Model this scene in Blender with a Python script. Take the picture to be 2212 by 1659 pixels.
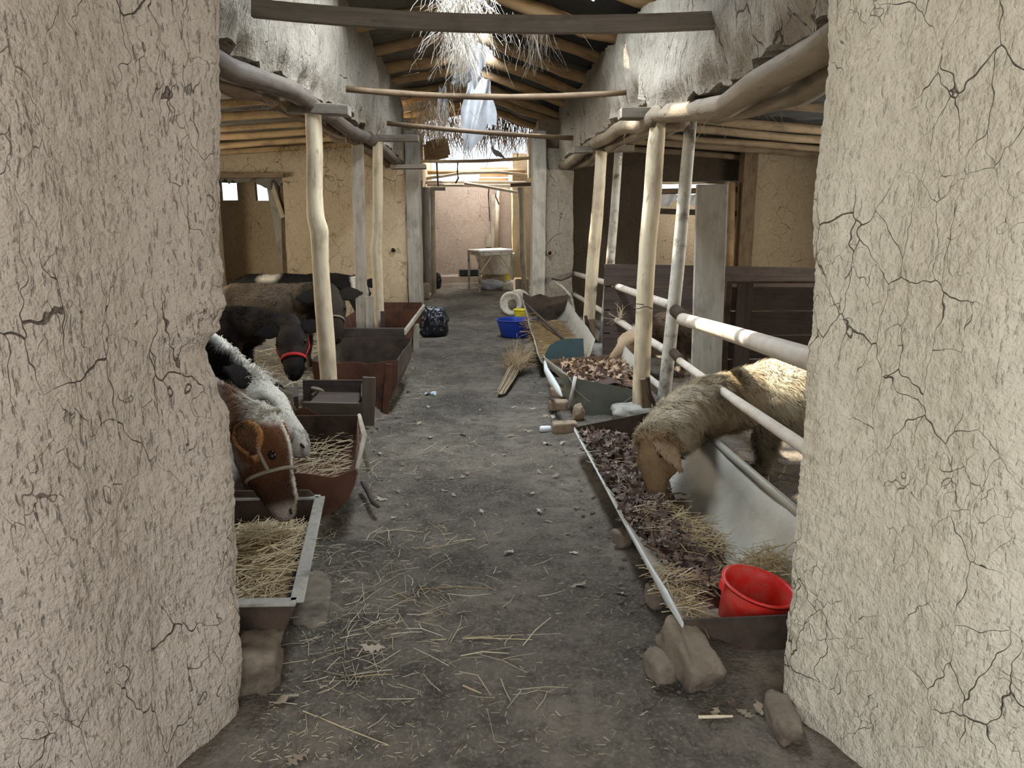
import bpy, bmesh, math, random
import numpy as np
from mathutils import Vector, Matrix, noise as mnoise

for o in list(bpy.data.objects):
    bpy.data.objects.remove(o)
SC = bpy.context.scene
COL = SC.collection
rng = np.random.default_rng(7)
random.seed(7)

# ------------------------------------------------------------------ camera
F, CX, CY, EYE = 1660.0, 1106.0, 829.5, 1.55      # the image is 2212 x 1659
PITCH = math.atan(349.5 / F)
YAW = math.atan(66 / F * math.cos(PITCH))
FW = Vector((math.sin(YAW) * math.cos(PITCH), math.cos(YAW) * math.cos(PITCH), -math.sin(PITCH)))
RT = Vector((math.cos(YAW), -math.sin(YAW), 0))
UP = RT.cross(FW)
CAMP = Vector((0, 0, EYE))
cam_d = bpy.data.cameras.new('camera')
cam_d.sensor_width = 36
cam_d.lens = F / 2212 * 36
cam_d.clip_start = 0.05
cam = bpy.data.objects.new('camera', cam_d)
COL.objects.link(cam)
cam.matrix_world = Matrix((
    (RT.x, UP.x, -FW.x, CAMP.x), (RT.y, UP.y, -FW.y, CAMP.y), (RT.z, UP.z, -FW.z, CAMP.z), (0, 0, 0, 1)))
SC.camera = cam

def ray(px, py):
    return FW + RT * ((px - CX) / F) - UP * ((py - CY) / F)
def PY(px, py, Y):
    d = ray(px, py); return CAMP + d * (Y / d.y)
def PG(px, py, z=0.0):
    d = ray(px, py); return CAMP + d * ((z - EYE) / d.z)
def PX(px, py, X):
    d = ray(px, py); return CAMP + d * (X / d.x)

# ------------------------------------------------------------------ light
SC.view_settings.view_transform = 'Standard'
SC.view_settings.look = 'None'
SC.view_settings.gamma = 1.0
SC.view_settings.use_curve_mapping = False
SC.view_settings.exposure = 0.25
SC.cycles.max_bounces = 6; SC.cycles.diffuse_bounces = 3; SC.cycles.glossy_bounces = 2; SC.cycles.transmission_bounces = 3
SC.cycles.adaptive_threshold = 0.02; SC.cycles.caustics_reflective = False; SC.cycles.caustics_refractive = False
world = bpy.data.worlds.new('sky')
SC.world = world
world.use_nodes = True
_bg = world.node_tree.nodes['Background']
_bg.inputs[0].default_value = (0.86, 0.93, 1.0, 1)
_bg.inputs[1].default_value = 1.3

def area(name, loc, target, sx, sy, power, col):
    l = bpy.data.lights.new(name, 'AREA'); l.shape = 'RECTANGLE'
    l.size, l.size_y, l.energy, l.color = sx, sy, power, col
    o = bpy.data.objects.new(name, l); COL.objects.link(o)
    o.location = loc
    o.rotation_euler = (Vector(target) - Vector(loc)).to_track_quat('-Z', 'Y').to_euler()
    return o
sun = bpy.data.lights.new('sun', 'SUN'); sun.energy = 14.0; sun.angle = math.radians(1.0); sun.color = (1.0, 0.88, 0.68)
so = bpy.data.objects.new('sun', sun); COL.objects.link(so)
so.rotation_euler = Vector((0.45, -0.35, -0.8)).to_track_quat('-Z', 'Y').to_euler()
# daylight coming in through openings, seen and added
area('doorway_daylight', (0.0, -1.2, 1.9), (0.0, 3.0, 1.2), 2.4, 2.2, 62, (1.0, 0.985, 0.97))
area('ridge_gap_daylight', (0.0, 6.2, 3.95), (0.0, 6.2, 0), 0.5, 3.4, 320, (0.80, 0.90, 1.0))
area('ridge_gap_daylight.001', (0.0, 10.6, 4.0), (0.0, 10.6, 0), 0.45, 2.6, 200, (0.82, 0.91, 1.0))
area('left_added_daylight', (-5.85, 8.5, 1.75), (-2.0, 7.5, 0.9), 4.5, 0.9, 185, (1.0, 0.91, 0.74))  # added lamp for the left aisle, in an unseen made-up side window
area('right_window_daylight', (5.85, 7.5, 1.85), (2.5, 7.5, 0.9), 3.5, 0.7, 200, (1.0, 0.95, 0.84))
area('far_gap_daylight', (-.1, 17.2, 3.5), (-.1, 16.6, 0), 1.8, 1.0, 85, (1.0, 0.97, 0.93))
area('right_room_daylight', (5.2, 15.0, 2.2), (3.6, 14.6, 1.0), 1.6, 0.8, 60, (1.0, 0.97, 0.9))

# ------------------------------------------------------------------ noise
def _h(ix, iy, iz):
    n = (ix * 374761393 + iy * 668265263 + iz * 1274126177) & 0xffffffff
    n = ((n ^ (n >> 13)) * 1274126177) & 0xffffffff
    return ((n ^ (n >> 16)) & 0xffff) / 65535.0
def vnoise(p):
    p = np.asarray(p, float)
    i = np.floor(p).astype(np.int64); f = p - i
    u = f * f * (3 - 2 * f)
    r = 0
    for dx in (0, 1):
        for dy in (0, 1):
            for dz in (0, 1):
                w = (u[:, 0] if dx else 1 - u[:, 0]) * (u[:, 1] if dy else 1 - u[:, 1]) * (u[:, 2] if dz else 1 - u[:, 2])
                r = r + w * _h(i[:, 0] + dx, i[:, 1] + dy, i[:, 2] + dz)
    return r * 2 - 1
def fbm(p, octv=4, lac=2.1, gain=0.5):
    p = np.asarray(p, float); a = 1.0; s = 0
    for k in range(octv):
        s = s + a * vnoise(p + 17.3 * k); p = p * lac; a *= gain
    return s
def fb1(t, seed=0.0, octv=3):
    t = np.atleast_1d(np.asarray(t, float))
    return fbm(np.stack([t, np.full_like(t, seed * 3.7 + .31), np.full_like(t, seed + .77)], 1), octv)

# ------------------------------------------------------------------ mesh building
def frames(pts, up):
    pts = [Vector(p) for p in pts]; out = []
    for i, p in enumerate(pts):
        a = (pts[min(i + 1, len(pts) - 1)] - pts[max(i - 1, 0)])
        a = a.normalized() if a.length > 1e-9 else Vector((0, 0, 1))
        u = Vector(up) - a * a.dot(Vector(up))
        if u.length < 1e-3:
            u = Vector((1, 0, 0)) - a * a.x
            if u.length < 1e-3: u = Vector((0, 1, 0)) - a * a.y
        u.normalize(); out.append((p, a, u, a.cross(u)))
    return out

class MB:
    def __init__(s):
        s.v = []; s.f = []; s.gc = []; s.col = []; s.n = 0
    def add(s, verts, faces, gc=None, col=None):
        b = s.n
        verts = [tuple(v) for v in verts]
        s.v += verts; s.f += [tuple(i + b for i in f) for f in faces]
        s.gc += [tuple(g) for g in (gc if gc is not None else verts)]
        s.col += [col if col is not None else (1, 1, 1)] * len(verts)
        s.n += len(verts)
        return s
    def box(s, c, size, M=None, col=None):
        c = Vector(c); M = M or Matrix.Identity(3); vs = []; g = []
        for x in (-.5, .5):
            for y in (-.5, .5):
                for z in (-.5, .5):
                    l = Vector((x * size[0], y * size[1], z * size[2])); vs.append(c + M @ l); g.append(l + c)
        return s.add(vs, [(0, 1, 3, 2), (4, 6, 7, 5), (0, 4, 5, 1), (2, 3, 7, 6), (0, 2, 6, 4), (1, 5, 7, 3)], g, col)
    def bar(s, p0, p1, w, h, up=(0, 0, 1), col=None, seg=1, wob=0.0):
        """rectangular bar from p0 to p1: w across, h along up; grain runs lengthwise"""
        p0, p1 = Vector(p0), Vector(p1)
        fr = frames([p0.lerp(p1, k / seg) for k in range(seg + 1)], up)
        vs, g, fs = [], [], []; off = random.random() * 9
        L = (p1 - p0).length
        for k, (p, a, u, sd) in enumerate(fr):
            jw = 1 + wob * random.uniform(-1, 1); jp = Vector([random.uniform(-1, 1) * wob * h for _ in range(3)]) if wob else Vector()
            for (x, y) in ((-.5, -.5), (.5, -.5), (.5, .5), (-.5, .5)):
                vs.append(p + jp + sd * (x * w * jw) + u * (y * h * jw)); g.append((x * w + off, y * h, L * k / seg))
        for k in range(seg):
            b = 4 * k
            for q in range(4): fs.append((b + q, b + (q + 1) % 4, b + 4 + (q + 1) % 4, b + 4 + q))
        fs += [(3, 2, 1, 0), (4 * seg, 4 * seg + 1, 4 * seg + 2, 4 * seg + 3)]
        return s.add(vs, fs, g, col)
    def strip(s, pts, w, h, up=(0, 0, 1)):
        fr = frames(pts, up); vs, g, fs = [], [], []; L = 0
        for k, (p, a, u, sd) in enumerate(fr):
            if k: L += (p - fr[k - 1][0]).length
            for (x, y) in ((-.5, -.5), (.5, -.5), (.5, .5), (-.5, .5)): vs.append(p + sd * x * w + u * y * h); g.append((x * w, y * h, L))
        m = len(fr) - 1
        for k in range(m):
            for q in range(4): fs.append((4 * k + q, 4 * k + (q + 1) % 4, 4 * k + 4 + (q + 1) % 4, 4 * k + 4 + q))
        fs += [(3, 2, 1, 0), (4 * m, 4 * m + 1, 4 * m + 2, 4 * m + 3)]
        return s.add(vs, fs, g)
    def tube(s, pts, rad, n=10, up=(0, 0, 1), caps=True, jit=0.0, col=None, rnd=False):
        """tube through pts; rad a number, a list, or a list of (side, up) pairs; rnd rounds the ends"""
        m = len(pts)
        rad = [rad] * m if isinstance(rad, (int, float)) else list(rad)
        rad = [(r, r) if isinstance(r, (int, float)) else r for r in rad]
        fr = frames(pts, up)
        if rnd:
            p, a, u, sd = fr[0]; r = min(rad[0]); pre = []; pr = []
            for q in (.97, .75, .4): pre.append((p - a * r * q, a, u, sd)); pr.append(tuple(x * math.sqrt(1 - q * q) for x in rad[0]))
            p, a, u, sd = fr[-1]; r = min(rad[-1]); po = []; por = []
            for q in (.4, .75, .97): po.append((p + a * r * q, a, u, sd)); por.append(tuple(x * math.sqrt(1 - q * q) for x in rad[-1]))
            fr = pre + fr + po; rad = pr + rad + por
        vs, g, fs = [], [], []; L = 0; off = random.random() * 9; last = None
        for (p, a, u, sd), r in zip(fr, rad):
            if last is not None: L += (p - last).length
            last = p
            for k in range(n):
                t = 2 * math.pi * k / n
                j = 1 + (jit * random.uniform(-1, 1) if jit else 0)
                c, q = math.cos(t), math.sin(t)
                vs.append(p + sd * (c * r[0] * j) + u * (q * r[1] * j)); g.append((c * r[0] + off, q * r[1], L))
        for i in range(len(fr) - 1):
            for k in range(n):
                fs.append((i * n + k, i * n + (k + 1) % n, (i + 1) * n + (k + 1) % n, (i + 1) * n + k))
        if caps:
            fs.append(tuple(range(n - 1, -1, -1))); b = (len(fr) - 1) * n; fs.append(tuple(b + k for k in range(n)))
        return s.add(vs, fs, g, col)
    def lathe(s, prof, M, n=32, col=None, close=False):
        """prof: (radius, height) list turned about local z, placed by the 4x4 matrix M"""
        vs, g, fs = [], [], []
        for r, z in prof:
            for k in range(n):
                t = 2 * math.pi * k / n; l = Vector((r * math.cos(t), r * math.sin(t), z)); vs.append(M @ l); g.append(l)
        for i in range(len(prof) - 1):
            for k in range(n):
                fs.append((i * n + k, i * n + (k + 1) % n, (i + 1) * n + (k + 1) % n, (i + 1) * n + k))
        return s.add(vs, fs, g, col)
    def grid(s, fn, nu, nv, col=None, gcf=None):
        vs = []; g = []
        for i in range(nu + 1):
            for j in range(nv + 1):
                p = fn(i / nu, j / nv); vs.append(p); g.append(gcf(i / nu, j / nv) if gcf else p)
        fs = [(i * (nv + 1) + j, (i + 1) * (nv + 1) + j, (i + 1) * (nv + 1) + j + 1, i * (nv + 1) + j + 1) for i in range(nu) for j in range(nv)]
        return s.add(vs, fs, g, col)
    def gridA(s, P, keep=None, flip=False, gc=None):
        """P: (nu,nv,3) array"""
        nu, nv, _ = P.shape
        idx = np.arange(nu * nv).reshape(nu, nv)
        q = np.stack([idx[:-1, :-1], idx[1:, :-1], idx[1:, 1:], idx[:-1, 1:]], -1)
        if keep is not None: q = q[keep]
        q = q.reshape(-1, 4)
        if flip: q = q[:, ::-1]
        V = P.reshape(-1, 3).tolist()
        return s.add(V, q.tolist(), None if gc is None else gc.reshape(-1, 3).tolist())
    def prism(s, poly, d, col=None):
        """poly: coplanar points, thickened by the vector d"""
        poly = [Vector(p) for p in poly]; d = Vector(d); n = len(poly)
        vs = poly + [p + d for p in poly]
        fs = [tuple(range(n - 1, -1, -1)), tuple(range(n, 2 * n))] + [(k, (k + 1) % n, n + (k + 1) % n, n + k) for k in range(n)]
        return s.add(vs, fs, None, col)
    def rock(s, c, size, M=None, sub=5, amp=0.12, rough=3.0, power=4.0, seed=0.0):
        """rounded, uneven block"""
        M = M or Matrix.Identity(3); c = Vector(c)
        bm = bmesh.new(); bmesh.ops.create_cube(bm, size=2.0)
        bmesh.ops.subdivide_edges(bm, edges=bm.edges[:], cuts=sub, use_grid_fill=True)
        V = np.array([v.co[:] for v in bm.verts]); fs = [[v.index for v in f.verts] for f in bm.faces]; bm.free()
        r = (np.abs(V) ** power).sum(1) ** (1 / power); V = V / r[:, None]
        V = V * (1 + amp * fbm(V * rough * .6 + seed * 11.3 + 5, 2) + .4 * amp * fbm(V * rough * 2.2 + seed * 5, 3))[:, None]
        V = V * np.array(size) / 2
        W = (np.array(M) @ V.T).T + np.array(c)
        return s.add(W.tolist(), fs, V.tolist())
    def build(s, name, m, parent=None, base=None, smooth=False, bevel=0.0, solid=0.0, sub=0, fix=True):
        me = bpy.data.meshes.new(name)
        if parent is not None and base is None: base = parent['_b'] if '_b' in parent else (0, 0, 0)
        base = Vector(base) if base is not None else Vector((0, 0, 0))
        V = np.array(s.v, float).reshape(-1, 3) - np.array(base)
        me.from_pydata(V.tolist(), [], s.f)
        a = me.attributes.new('gc', 'FLOAT_VECTOR', 'POINT'); a.data.foreach_set('vector', np.array(s.gc, np.float32).ravel())
        if any(c != (1, 1, 1) for c in s.col):
            ca = me.attributes.new('Col', 'FLOAT_COLOR', 'POINT')
            ca.data.foreach_set('color', np.concatenate([np.array(s.col, np.float32), np.ones((s.n, 1), np.float32)], 1).ravel())
        me.materials.append(m)
        if smooth: me.polygons.foreach_set('use_smooth', [True] * len(me.polygons))
        me.update()
        o = bpy.data.objects.new(name, me); COL.objects.link(o)
        if parent is not None:
            o.parent = parent
        else:
            o.location = base
        o['_b'] = tuple(base)
        if solid:
            md = o.modifiers.new('t', 'SOLIDIFY'); md.thickness = solid; md.offset = 0
        if bevel:
            md = o.modifiers.new('b', 'BEVEL'); md.width = bevel; md.segments = 2; md.limit_method = 'ANGLE'
        if sub:
            md = o.modifiers.new('s', 'SUBSURF'); md.levels = md.render_levels = sub
        return o

def tag(o, label, cat, group=None, kind=None):
    o['label'] = label; o['category'] = cat
    if group: o['group'] = group
    if kind: o['kind'] = kind
    return o
def thing(name, label, cat, base, group=None):
    o = bpy.data.objects.new(name, None); COL.objects.link(o)
    o.location = base; o['_b'] = tuple(base); o.empty_display_size = .1
    return tag(o, label, cat, group)
def struct(o, label=None):
    o['kind'] = 'structure'
    if label: o['label'] = label
    return o
def rotz(a): return Matrix.Rotation(a, 3, 'Z')
def eul(x, y, z): 
    return (Matrix.Rotation(z, 3, 'Z') @ Matrix.Rotation(y, 3, 'Y') @ Matrix.Rotation(x, 3, 'X'))
def mat4(R, t):
    m = R.to_4x4(); m.translation = Vector(t); return m

# ------------------------------------------------------------------ materials
class NT:
    def __init__(s, name):
        s.m = bpy.data.materials.new(name); s.m.use_nodes = True
        s.t = s.m.node_tree; s.b = s.t.nodes['Principled BSDF']
        s.out = s.t.nodes['Material Output']
        s.gc = s.n('ShaderNodeAttribute', attribute_name='gc').outputs['Vector']
    def n(s, typ, ins=None, **props):
        nd = s.t.nodes.new(typ)
        for k, v in props.items(): setattr(nd, k, v)
        for k, v in (ins or {}).items(): s.set(nd.inputs[k], v)
        return nd
    def set(s, sock, v):
        if isinstance(v, bpy.types.NodeSocket): s.t.links.new(v, sock)
        else:
            if isinstance(v, tuple) and len(v) == 3 and sock.type == 'RGBA': v = v + (1,)
            sock.default_value = v
    def mp(s, scale, vec=None):
        return s.n('ShaderNodeMapping', {'Vector': vec or s.gc, 'Scale': scale}).outputs[0]
    def noise(s, scale, detail=4, rough=.55, vec=None, col=False):
        nd = s.n('ShaderNodeTexNoise', {'Vector': vec or s.gc, 'Scale': scale, 'Detail': detail, 'Roughness': rough})
        return nd.outputs['Color' if col else 'Fac']
    def vor(s, scale, vec=None, feature='DISTANCE_TO_EDGE'):
        return s.n('ShaderNodeTexVoronoi', {'Vector': vec or s.gc, 'Scale': scale}, feature=feature).outputs['Distance']
    def ramp(s, fac, *stops):
        nd = s.n('ShaderNodeValToRGB', {'Fac': fac}); e = nd.color_ramp.elements
        while len(e) < len(stops): e.new(0.5)
        for k, (p, c) in enumerate(stops):
            e[k].position = p; e[k].color = (c, c, c, 1) if isinstance(c, (int, float)) else tuple(c) + (1,)
        return nd.outputs[0]
    def mix(s, fac, a, b, mode='MIX'):
        nd = s.n('ShaderNodeMix', data_type='RGBA', blend_type=mode)
        s.set(nd.inputs[0], fac); s.set(nd.inputs[6], a); s.set(nd.inputs[7], b)
        return nd.outputs[2]
    def math(s, op, a, b=0.0, clamp=False):
        nd = s.n('ShaderNodeMath', operation=op, use_clamp=clamp)
        s.set(nd.inputs[0], a); s.set(nd.inputs[1], b); return nd.outputs[0]
    def vadd(s, a, b):
        nd = s.n('ShaderNodeVectorMath', operation='ADD'); s.set(nd.inputs[0], a); s.set(nd.inputs[1], b); return nd.outputs[0]
    def vscale(s, a, f):
        nd = s.n('ShaderNodeVectorMath', operation='SCALE'); s.set(nd.inputs[0], a); nd.inputs['Scale'].default_value = f; return nd.outputs[0]
    def bump(s, h, strength, dist=.01, nrm=None):
        ins = {'Height': h, 'Strength': strength, 'Distance': dist}
        if nrm is not None: ins['Normal'] = nrm
        return s.n('ShaderNodeBump', ins).outputs[0]
    def done(s, col, rough=.8, nrm=None, metal=0.0, spec=.3):
        s.set(s.b.inputs['Base Color'], col); s.set(s.b.inputs['Roughness'], rough)
        s.set(s.b.inputs['Metallic'], metal); s.set(s.b.inputs['Specular IOR Level'], spec)
        if nrm is not None: s.set(s.b.inputs['Normal'], nrm)
        return s.m

def mud(name, c1, c2, dark=(.06, .04, .028), cs=7.0, stretch=.45, crack=1.0, fleck=1.0, bumpd=.012, straw=0.25):
    s = NT(name)
    w = s.vscale(s.vadd(s.noise(9, 2, .6, col=True), (-.5, -.5, -.5)), .075)
    wv = s.vadd(s.gc, w)
    va = s.vor(cs, s.mp((1, 1, stretch), wv))
    vb = s.vor(cs * 2.4, s.mp((1, 1, stretch * .8), s.vadd(wv, (3.1, 1.7, .4))))
    ma = s.ramp(s.noise(2.1, 2, .6), (.44, 0), (.72, 1))
    mb_ = s.ramp(s.noise(3.4, 2, .6, s.vadd(s.gc, (7, 3, 1))), (.50, 0), (.72, 1))
    wa = s.math('MULTIPLY', ma, .017 * crack)
    wb = s.math('MULTIPLY', mb_, .024 * crack)
    def line(v, wid):   # 1 in the crack
        t = s.math('DIVIDE', v, s.math('ADD', wid, .0005))
        return s.math('SUBTRACT', 1.0, s.math('MULTIPLY', t, t), True)
    ck = s.math('MAXIMUM', line(va, wa), line(vb, wb))
    fl = s.noise(1, 3, .6, s.mp((100, 100, 22), s.vadd(s.gc, s.vscale(w, .3))))
    flm = s.ramp(mb_, (0, .35), (1, 1))
    fk = s.math('MULTIPLY', s.math('MULTIPLY', s.ramp(fl, (.59, 0), (.67, 1)), flm), .75 * fleck)
    sp = s.math('MULTIPLY', s.ramp(s.noise(55, 2, .5), (.63, 0), (.71, 1)), .5 * fleck)
    pale = s.math('MULTIPLY', s.ramp(s.noise(1, 2, .5, s.mp((60, 120, 14), s.vadd(wv, (5, 5, 5)))), (.71, 0), (.76, 1)), straw)
    base = s.mix(s.ramp(s.noise(1.3, 3, .6), (.35, 0), (.68, 1)), c1, c2)
    base = s.mix(.5, base, s.mix(s.noise(22, 4, .7), tuple(x * .6 for x in c1), tuple(min(1, x * 1.35) for x in c2)))
    cc = s.mix(pale, base, (.62, .52, .33))
    cc = s.mix(s.math('MULTIPLY', s.math('MAXIMUM', fk, sp), .8), cc, tuple(x * .38 for x in c1))
    cc = s.mix(s.math('MULTIPLY', ck, .8), cc, dark)
    la = line(va, wa)
    hgt = s.math('SUBTRACT', s.math('MULTIPLY', s.noise(26, 3, .75), 1.1), s.math('MAXIMUM', s.math('MULTIPLY', la, .9), s.math('MULTIPLY', s.ramp(fl, (.60, 0), (.70, 1)), .4 * fleck)))
    return s.done(cc, .95, s.bump(hgt, .9, bumpd), spec=.12)

def wood(name, c1, c2, dark, knots=.5, grain=40, rough=.75, bumpd=.003):
    s = NT(name)
    g = s.noise(1, 4, .65, s.mp((grain, grain, 1.6)))
    base = s.mix(s.ramp(g, (.3, 0), (.7, 1)), c1, c2)
    blot = s.ramp(s.noise(3.3, 3, .65, s.mp((2, 2, 1))), (.48, 0), (.7, 1))
    base = s.mix(s.math('MULTIPLY', blot, .65), base, dark)
    sp = s.ramp(s.noise(1, 2, .5, s.mp((30, 30, 9))), (.66, 0), (.74, 1))
    base = s.mix(s.math('MULTIPLY', sp, knots), base, dark)
    return s.done(base, rough, s.bump(s.math('ADD', g, s.math('MULTIPLY', sp, -.6)), .6, bumpd), spec=.25)

def metal(name, c1, c2, c3, sc=5, rough=.65, met=.25, patch=(.5, .66), bumpd=.002):
    s = NT(name)
    a = s.noise(sc, 6, .65)
    base = s.mix(s.ramp(a, (.35, 0), (.65, 1)), c1, c2)
    p = s.ramp(s.noise(sc * .7, 5, .7, s.vadd(s.gc, (4, 2, 9))), (patch[0], 0), (patch[1], 1))
    base = s.mix(p, base, c3)
    fine = s.noise(120, 3, .6)
    base = s.mix(s.math('MULTIPLY', s.ramp(fine, (.45, 0), (.75, 1)), .25), base, tuple(x * .45 for x in c1))
    return s.done(base, s.math('ADD', s.math('MULTIPLY', a, .25), rough - .12), s.bump(s.math('ADD', a, s.math('MULTIPLY', fine, .3)), .5, bumpd), metal=met)

def plastic(name, c, dirt=(.25, .2, .14), amt=.4, rough=.45, trans=0.0):
    s = NT(name)
    d = s.math('MULTIPLY', s.ramp(s.noise(14, 5, .7), (.42, 0), (.7, 1)), amt)
    s.done(s.mix(d, c, dirt), rough, s.bump(s.noise(60, 3), .2, .002))
    if trans: s.set(s.b.inputs['Transmission Weight'], trans)
    return s.m

def colmat(name, rough=.8, jit=.25, sc=60, sheen=0.0, spec=.2, trl=0.0):
    s = NT(name)
    c = s.n('ShaderNodeAttribute', attribute_name='Col').outputs['Color']
    f = s.noise(sc, 3, .6)
    c2 = s.mix(s.math('MULTIPLY', s.ramp(f, (.3, 0), (.75, 1)), jit), c, (.02, .015, .01))
    s.done(c2, rough, None, spec=spec)
    if sheen: s.set(s.b.inputs['Sheen Weight'], sheen)
    if trl:
        t = s.n('ShaderNodeBsdfTranslucent', {'Color': c2}).outputs[0]
        mx = s.n('ShaderNodeMixShader', {0: trl, 1: s.b.outputs[0], 2: t})
        s.t.links.new(mx.outputs[0], s.out.inputs[0])
    return s.m

M = {}
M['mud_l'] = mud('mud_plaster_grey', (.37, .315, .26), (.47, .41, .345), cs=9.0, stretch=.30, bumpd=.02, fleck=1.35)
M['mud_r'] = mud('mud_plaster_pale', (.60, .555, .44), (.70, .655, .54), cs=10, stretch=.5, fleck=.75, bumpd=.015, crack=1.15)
M['mud_in'] = mud('mud_plaster_tan', (.40, .31, .20), (.50, .40, .275), cs=5.0, stretch=.6, crack=.8, fleck=.8)
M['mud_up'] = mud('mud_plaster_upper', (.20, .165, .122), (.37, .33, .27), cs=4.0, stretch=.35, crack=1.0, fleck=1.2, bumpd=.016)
M['mud_far'] = mud('mud_plaster_pinkish', (.35, .29, .25), (.43, .36, .31), cs=4.0, crack=.6, fleck=.7)
M['mud_shade'] = mud('mud_plaster_shaded', (.055, .042, .030), (.085, .065, .045), cs=5, crack=.6, fleck=.5)  # mud plaster with the recess shade put into its colour
def dirt():
    s = NT('trodden_earth')
    a = s.noise(1.3, 5, .65); b = s.noise(8, 5, .7); c = s.noise(60, 4, .7)
    base = s.mix(s.ramp(a, (.38, 0), (.62, 1)), (.085, .075, .064), (.22, .19, .155))
    base = s.mix(s.math('MULTIPLY', s.ramp(b, (.45, 0), (.66, 1)), .7), base, (.05, .042, .036))
    base = s.mix(s.math('MULTIPLY', s.ramp(c, (.48, 0), (.66, 1)), .6), base, (.26, .225, .18))
    base = s.mix(s.math('MULTIPLY', s.ramp(s.noise(140, 2, .5), (.66, 0), (.74, 1)), .5), base, (.30, .26, .19))
    base = s.mix(s.math('MULTIPLY', s.ramp(s.noise(38, 3, .6, s.vadd(s.gc, (3, 3, 3))), (.64, 0), (.72, 1)), .55), base, (.03, .025, .02))
    h = s.math('ADD', s.math('MULTIPLY', b, 1.1), s.math('MULTIPLY', c, .6))
    return s.done(base, .93, s.bump(h, 1.0, .028), spec=.15)
M['dirt'] = dirt()
M['pole'] = wood('debarked_pole', (.52, .425, .285), (.68, .59, .43), (.25, .185, .12), .65, 30)
M['rafter'] = wood('old_rafter_pole', (.36, .235, .12), (.50, .345, .18), (.16, .10, .055), .4, 30)
M['rafter_dark'] = wood('old_dark_rafter_pole', (.15, .105, .065), (.25, .18, .11), (.07, .05, .03), .4, 30)
M['brown_grey'] = wood('old_grey_brown_board', (.17, .145, .115), (.27, .235, .19), (.09, .072, .055), .4, 40)
M['brown_grey2'] = wood('weathered_door_timber', (.24, .215, .18), (.36, .33, .285), (.13, .11, .09), .4, 40)
M['log'] = wood('old_plaster_smeared_log', (.19, .145, .098), (.30, .24, .17), (.10, .075, .05), .5, 18, bumpd=.008)
M['grey_wood'] = wood('weathered_grey_timber', (.30, .265, .215), (.46, .42, .35), (.16, .13, .10), .4, 45)
M['brown_wood'] = wood('brown_timber', (.155, .105, .065), (.24, .165, .10), (.07, .045, .03), .4, 40)
M['dark_wood'] = wood('dark_stained_boards', (.050, .036, .030), (.085, .062, .052), (.025, .018, .015), .4, 35)
M['dark_wood2'] = wood('worn_brown_boards', (.085, .065, .05), (.14, .11, .085), (.05, .038, .03), .4, 35)
M['pale_board'] = wood('pale_plaster_smeared_board', (.36, .33, .275), (.47, .44, .38), (.22, .19, .15), .5, 14)
M['rust'] = metal('rusted_steel', (.085, .036, .022), (.13, .058, .034), (.045, .024, .018), 6, .8, .1)
M['dark_rust'] = metal('dark_rusted_steel', (.05, .035, .026), (.09, .062, .045), (.03, .02, .016), 6, .8, .1)
M['galv'] = metal('galvanised_sheet', (.28, .255, .21), (.385, .36, .305), (.40, .32, .24), 3.5, .6, .2, (.60, .75))
M['green_sheet'] = metal('grey_green_sheet', (.105, .115, .095), (.155, .165, .135), (.20, .19, .14), 5, .65, .2)
M['teal_sheet'] = metal('teal_painted_sheet', (.05, .085, .09), (.075, .12, .125), (.11, .11, .09), 5, .6, .15, (.56, .72))
M['white_edge'] = metal('chipped_white_paint', (.52, .56, .57), (.64, .66, .65), (.36, .32, .26), 8, .6, .0, (.58, .7))
M['pipe'] = metal('dusty_painted_pipe', (.50, .44, .37), (.62, .56, .49), (.32, .26, .20), 9, .65, .05, (.55, .75))
M['pipe_post'] = metal('mottled_pipe', (.42, .40, .35), (.58, .56, .50), (.14, .11, .085), 10, .65, .05, (.50, .68))
M['stone'] = metal('field_stone', (.15, .122, .092), (.24, .20, .15), (.09, .07, .052), 9, .92, 0, (.5, .7), .008)
M['brick'] = metal('mud_brick', (.27, .205, .14), (.35, .27, .185), (.18, .135, .095), 14, .92, 0, (.52, .7), .006)
M['concrete'] = metal('rough_concrete', (.27, .255, .225), (.38, .365, .325), (.17, .155, .13), 12, .92, 0, (.5, .7), .006)
M['red'] = plastic('red_plastic', (.62, .022, .018), (.42, .16, .12), .55)
M['red_deep'] = plastic('wet_dark_red_plastic', (.20, .008, .006), (.08, .02, .015), .5, .3)
M['blue'] = plastic('blue_plastic', (.012, .045, .33), (.05, .06, .14), .35)
M['yellow'] = plastic('yellow_plastic', (.68, .58, .02), (.4, .34, .1), .3)
M['white_pl'] = plastic('dirty_white_plastic', (.66, .62, .52), (.24, .19, .13), .6)
M['black_bag'] = plastic('black_polythene', (.012, .014, .019), (.05, .05, .05), .3, .28)
M['silver_bag'] = plastic('silvery_polythene', (.42, .42, .46), (.28, .27, .28), .5, .3)
M['yellow_bag'] = plastic('yellow_sack', (.72, .52, .04), (.62, .56, .42), .55, .5)
M['white_bag'] = plastic('white_sack', (.66, .63, .52), (.45, .40, .30), .45, .5)
def sheetmat():
    s = NT('torn_plastic_sheet')
    c = s.mix(s.ramp(s.noise(6, 5, .6), (.4, 0), (.7, 1)), (.52, .53, .55), (.70, .71, .74))
    s.done(c, .35)
    t = s.n('ShaderNodeBsdfTranslucent', {'Color': c}).outputs[0]
    mx = s.n('ShaderNodeMixShader', {0: .45, 1: s.b.outputs[0], 2: t}); s.t.links.new(mx.outputs[0], s.out.inputs[0])
    return s.m
M['sheet'] = sheetmat()
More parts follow.
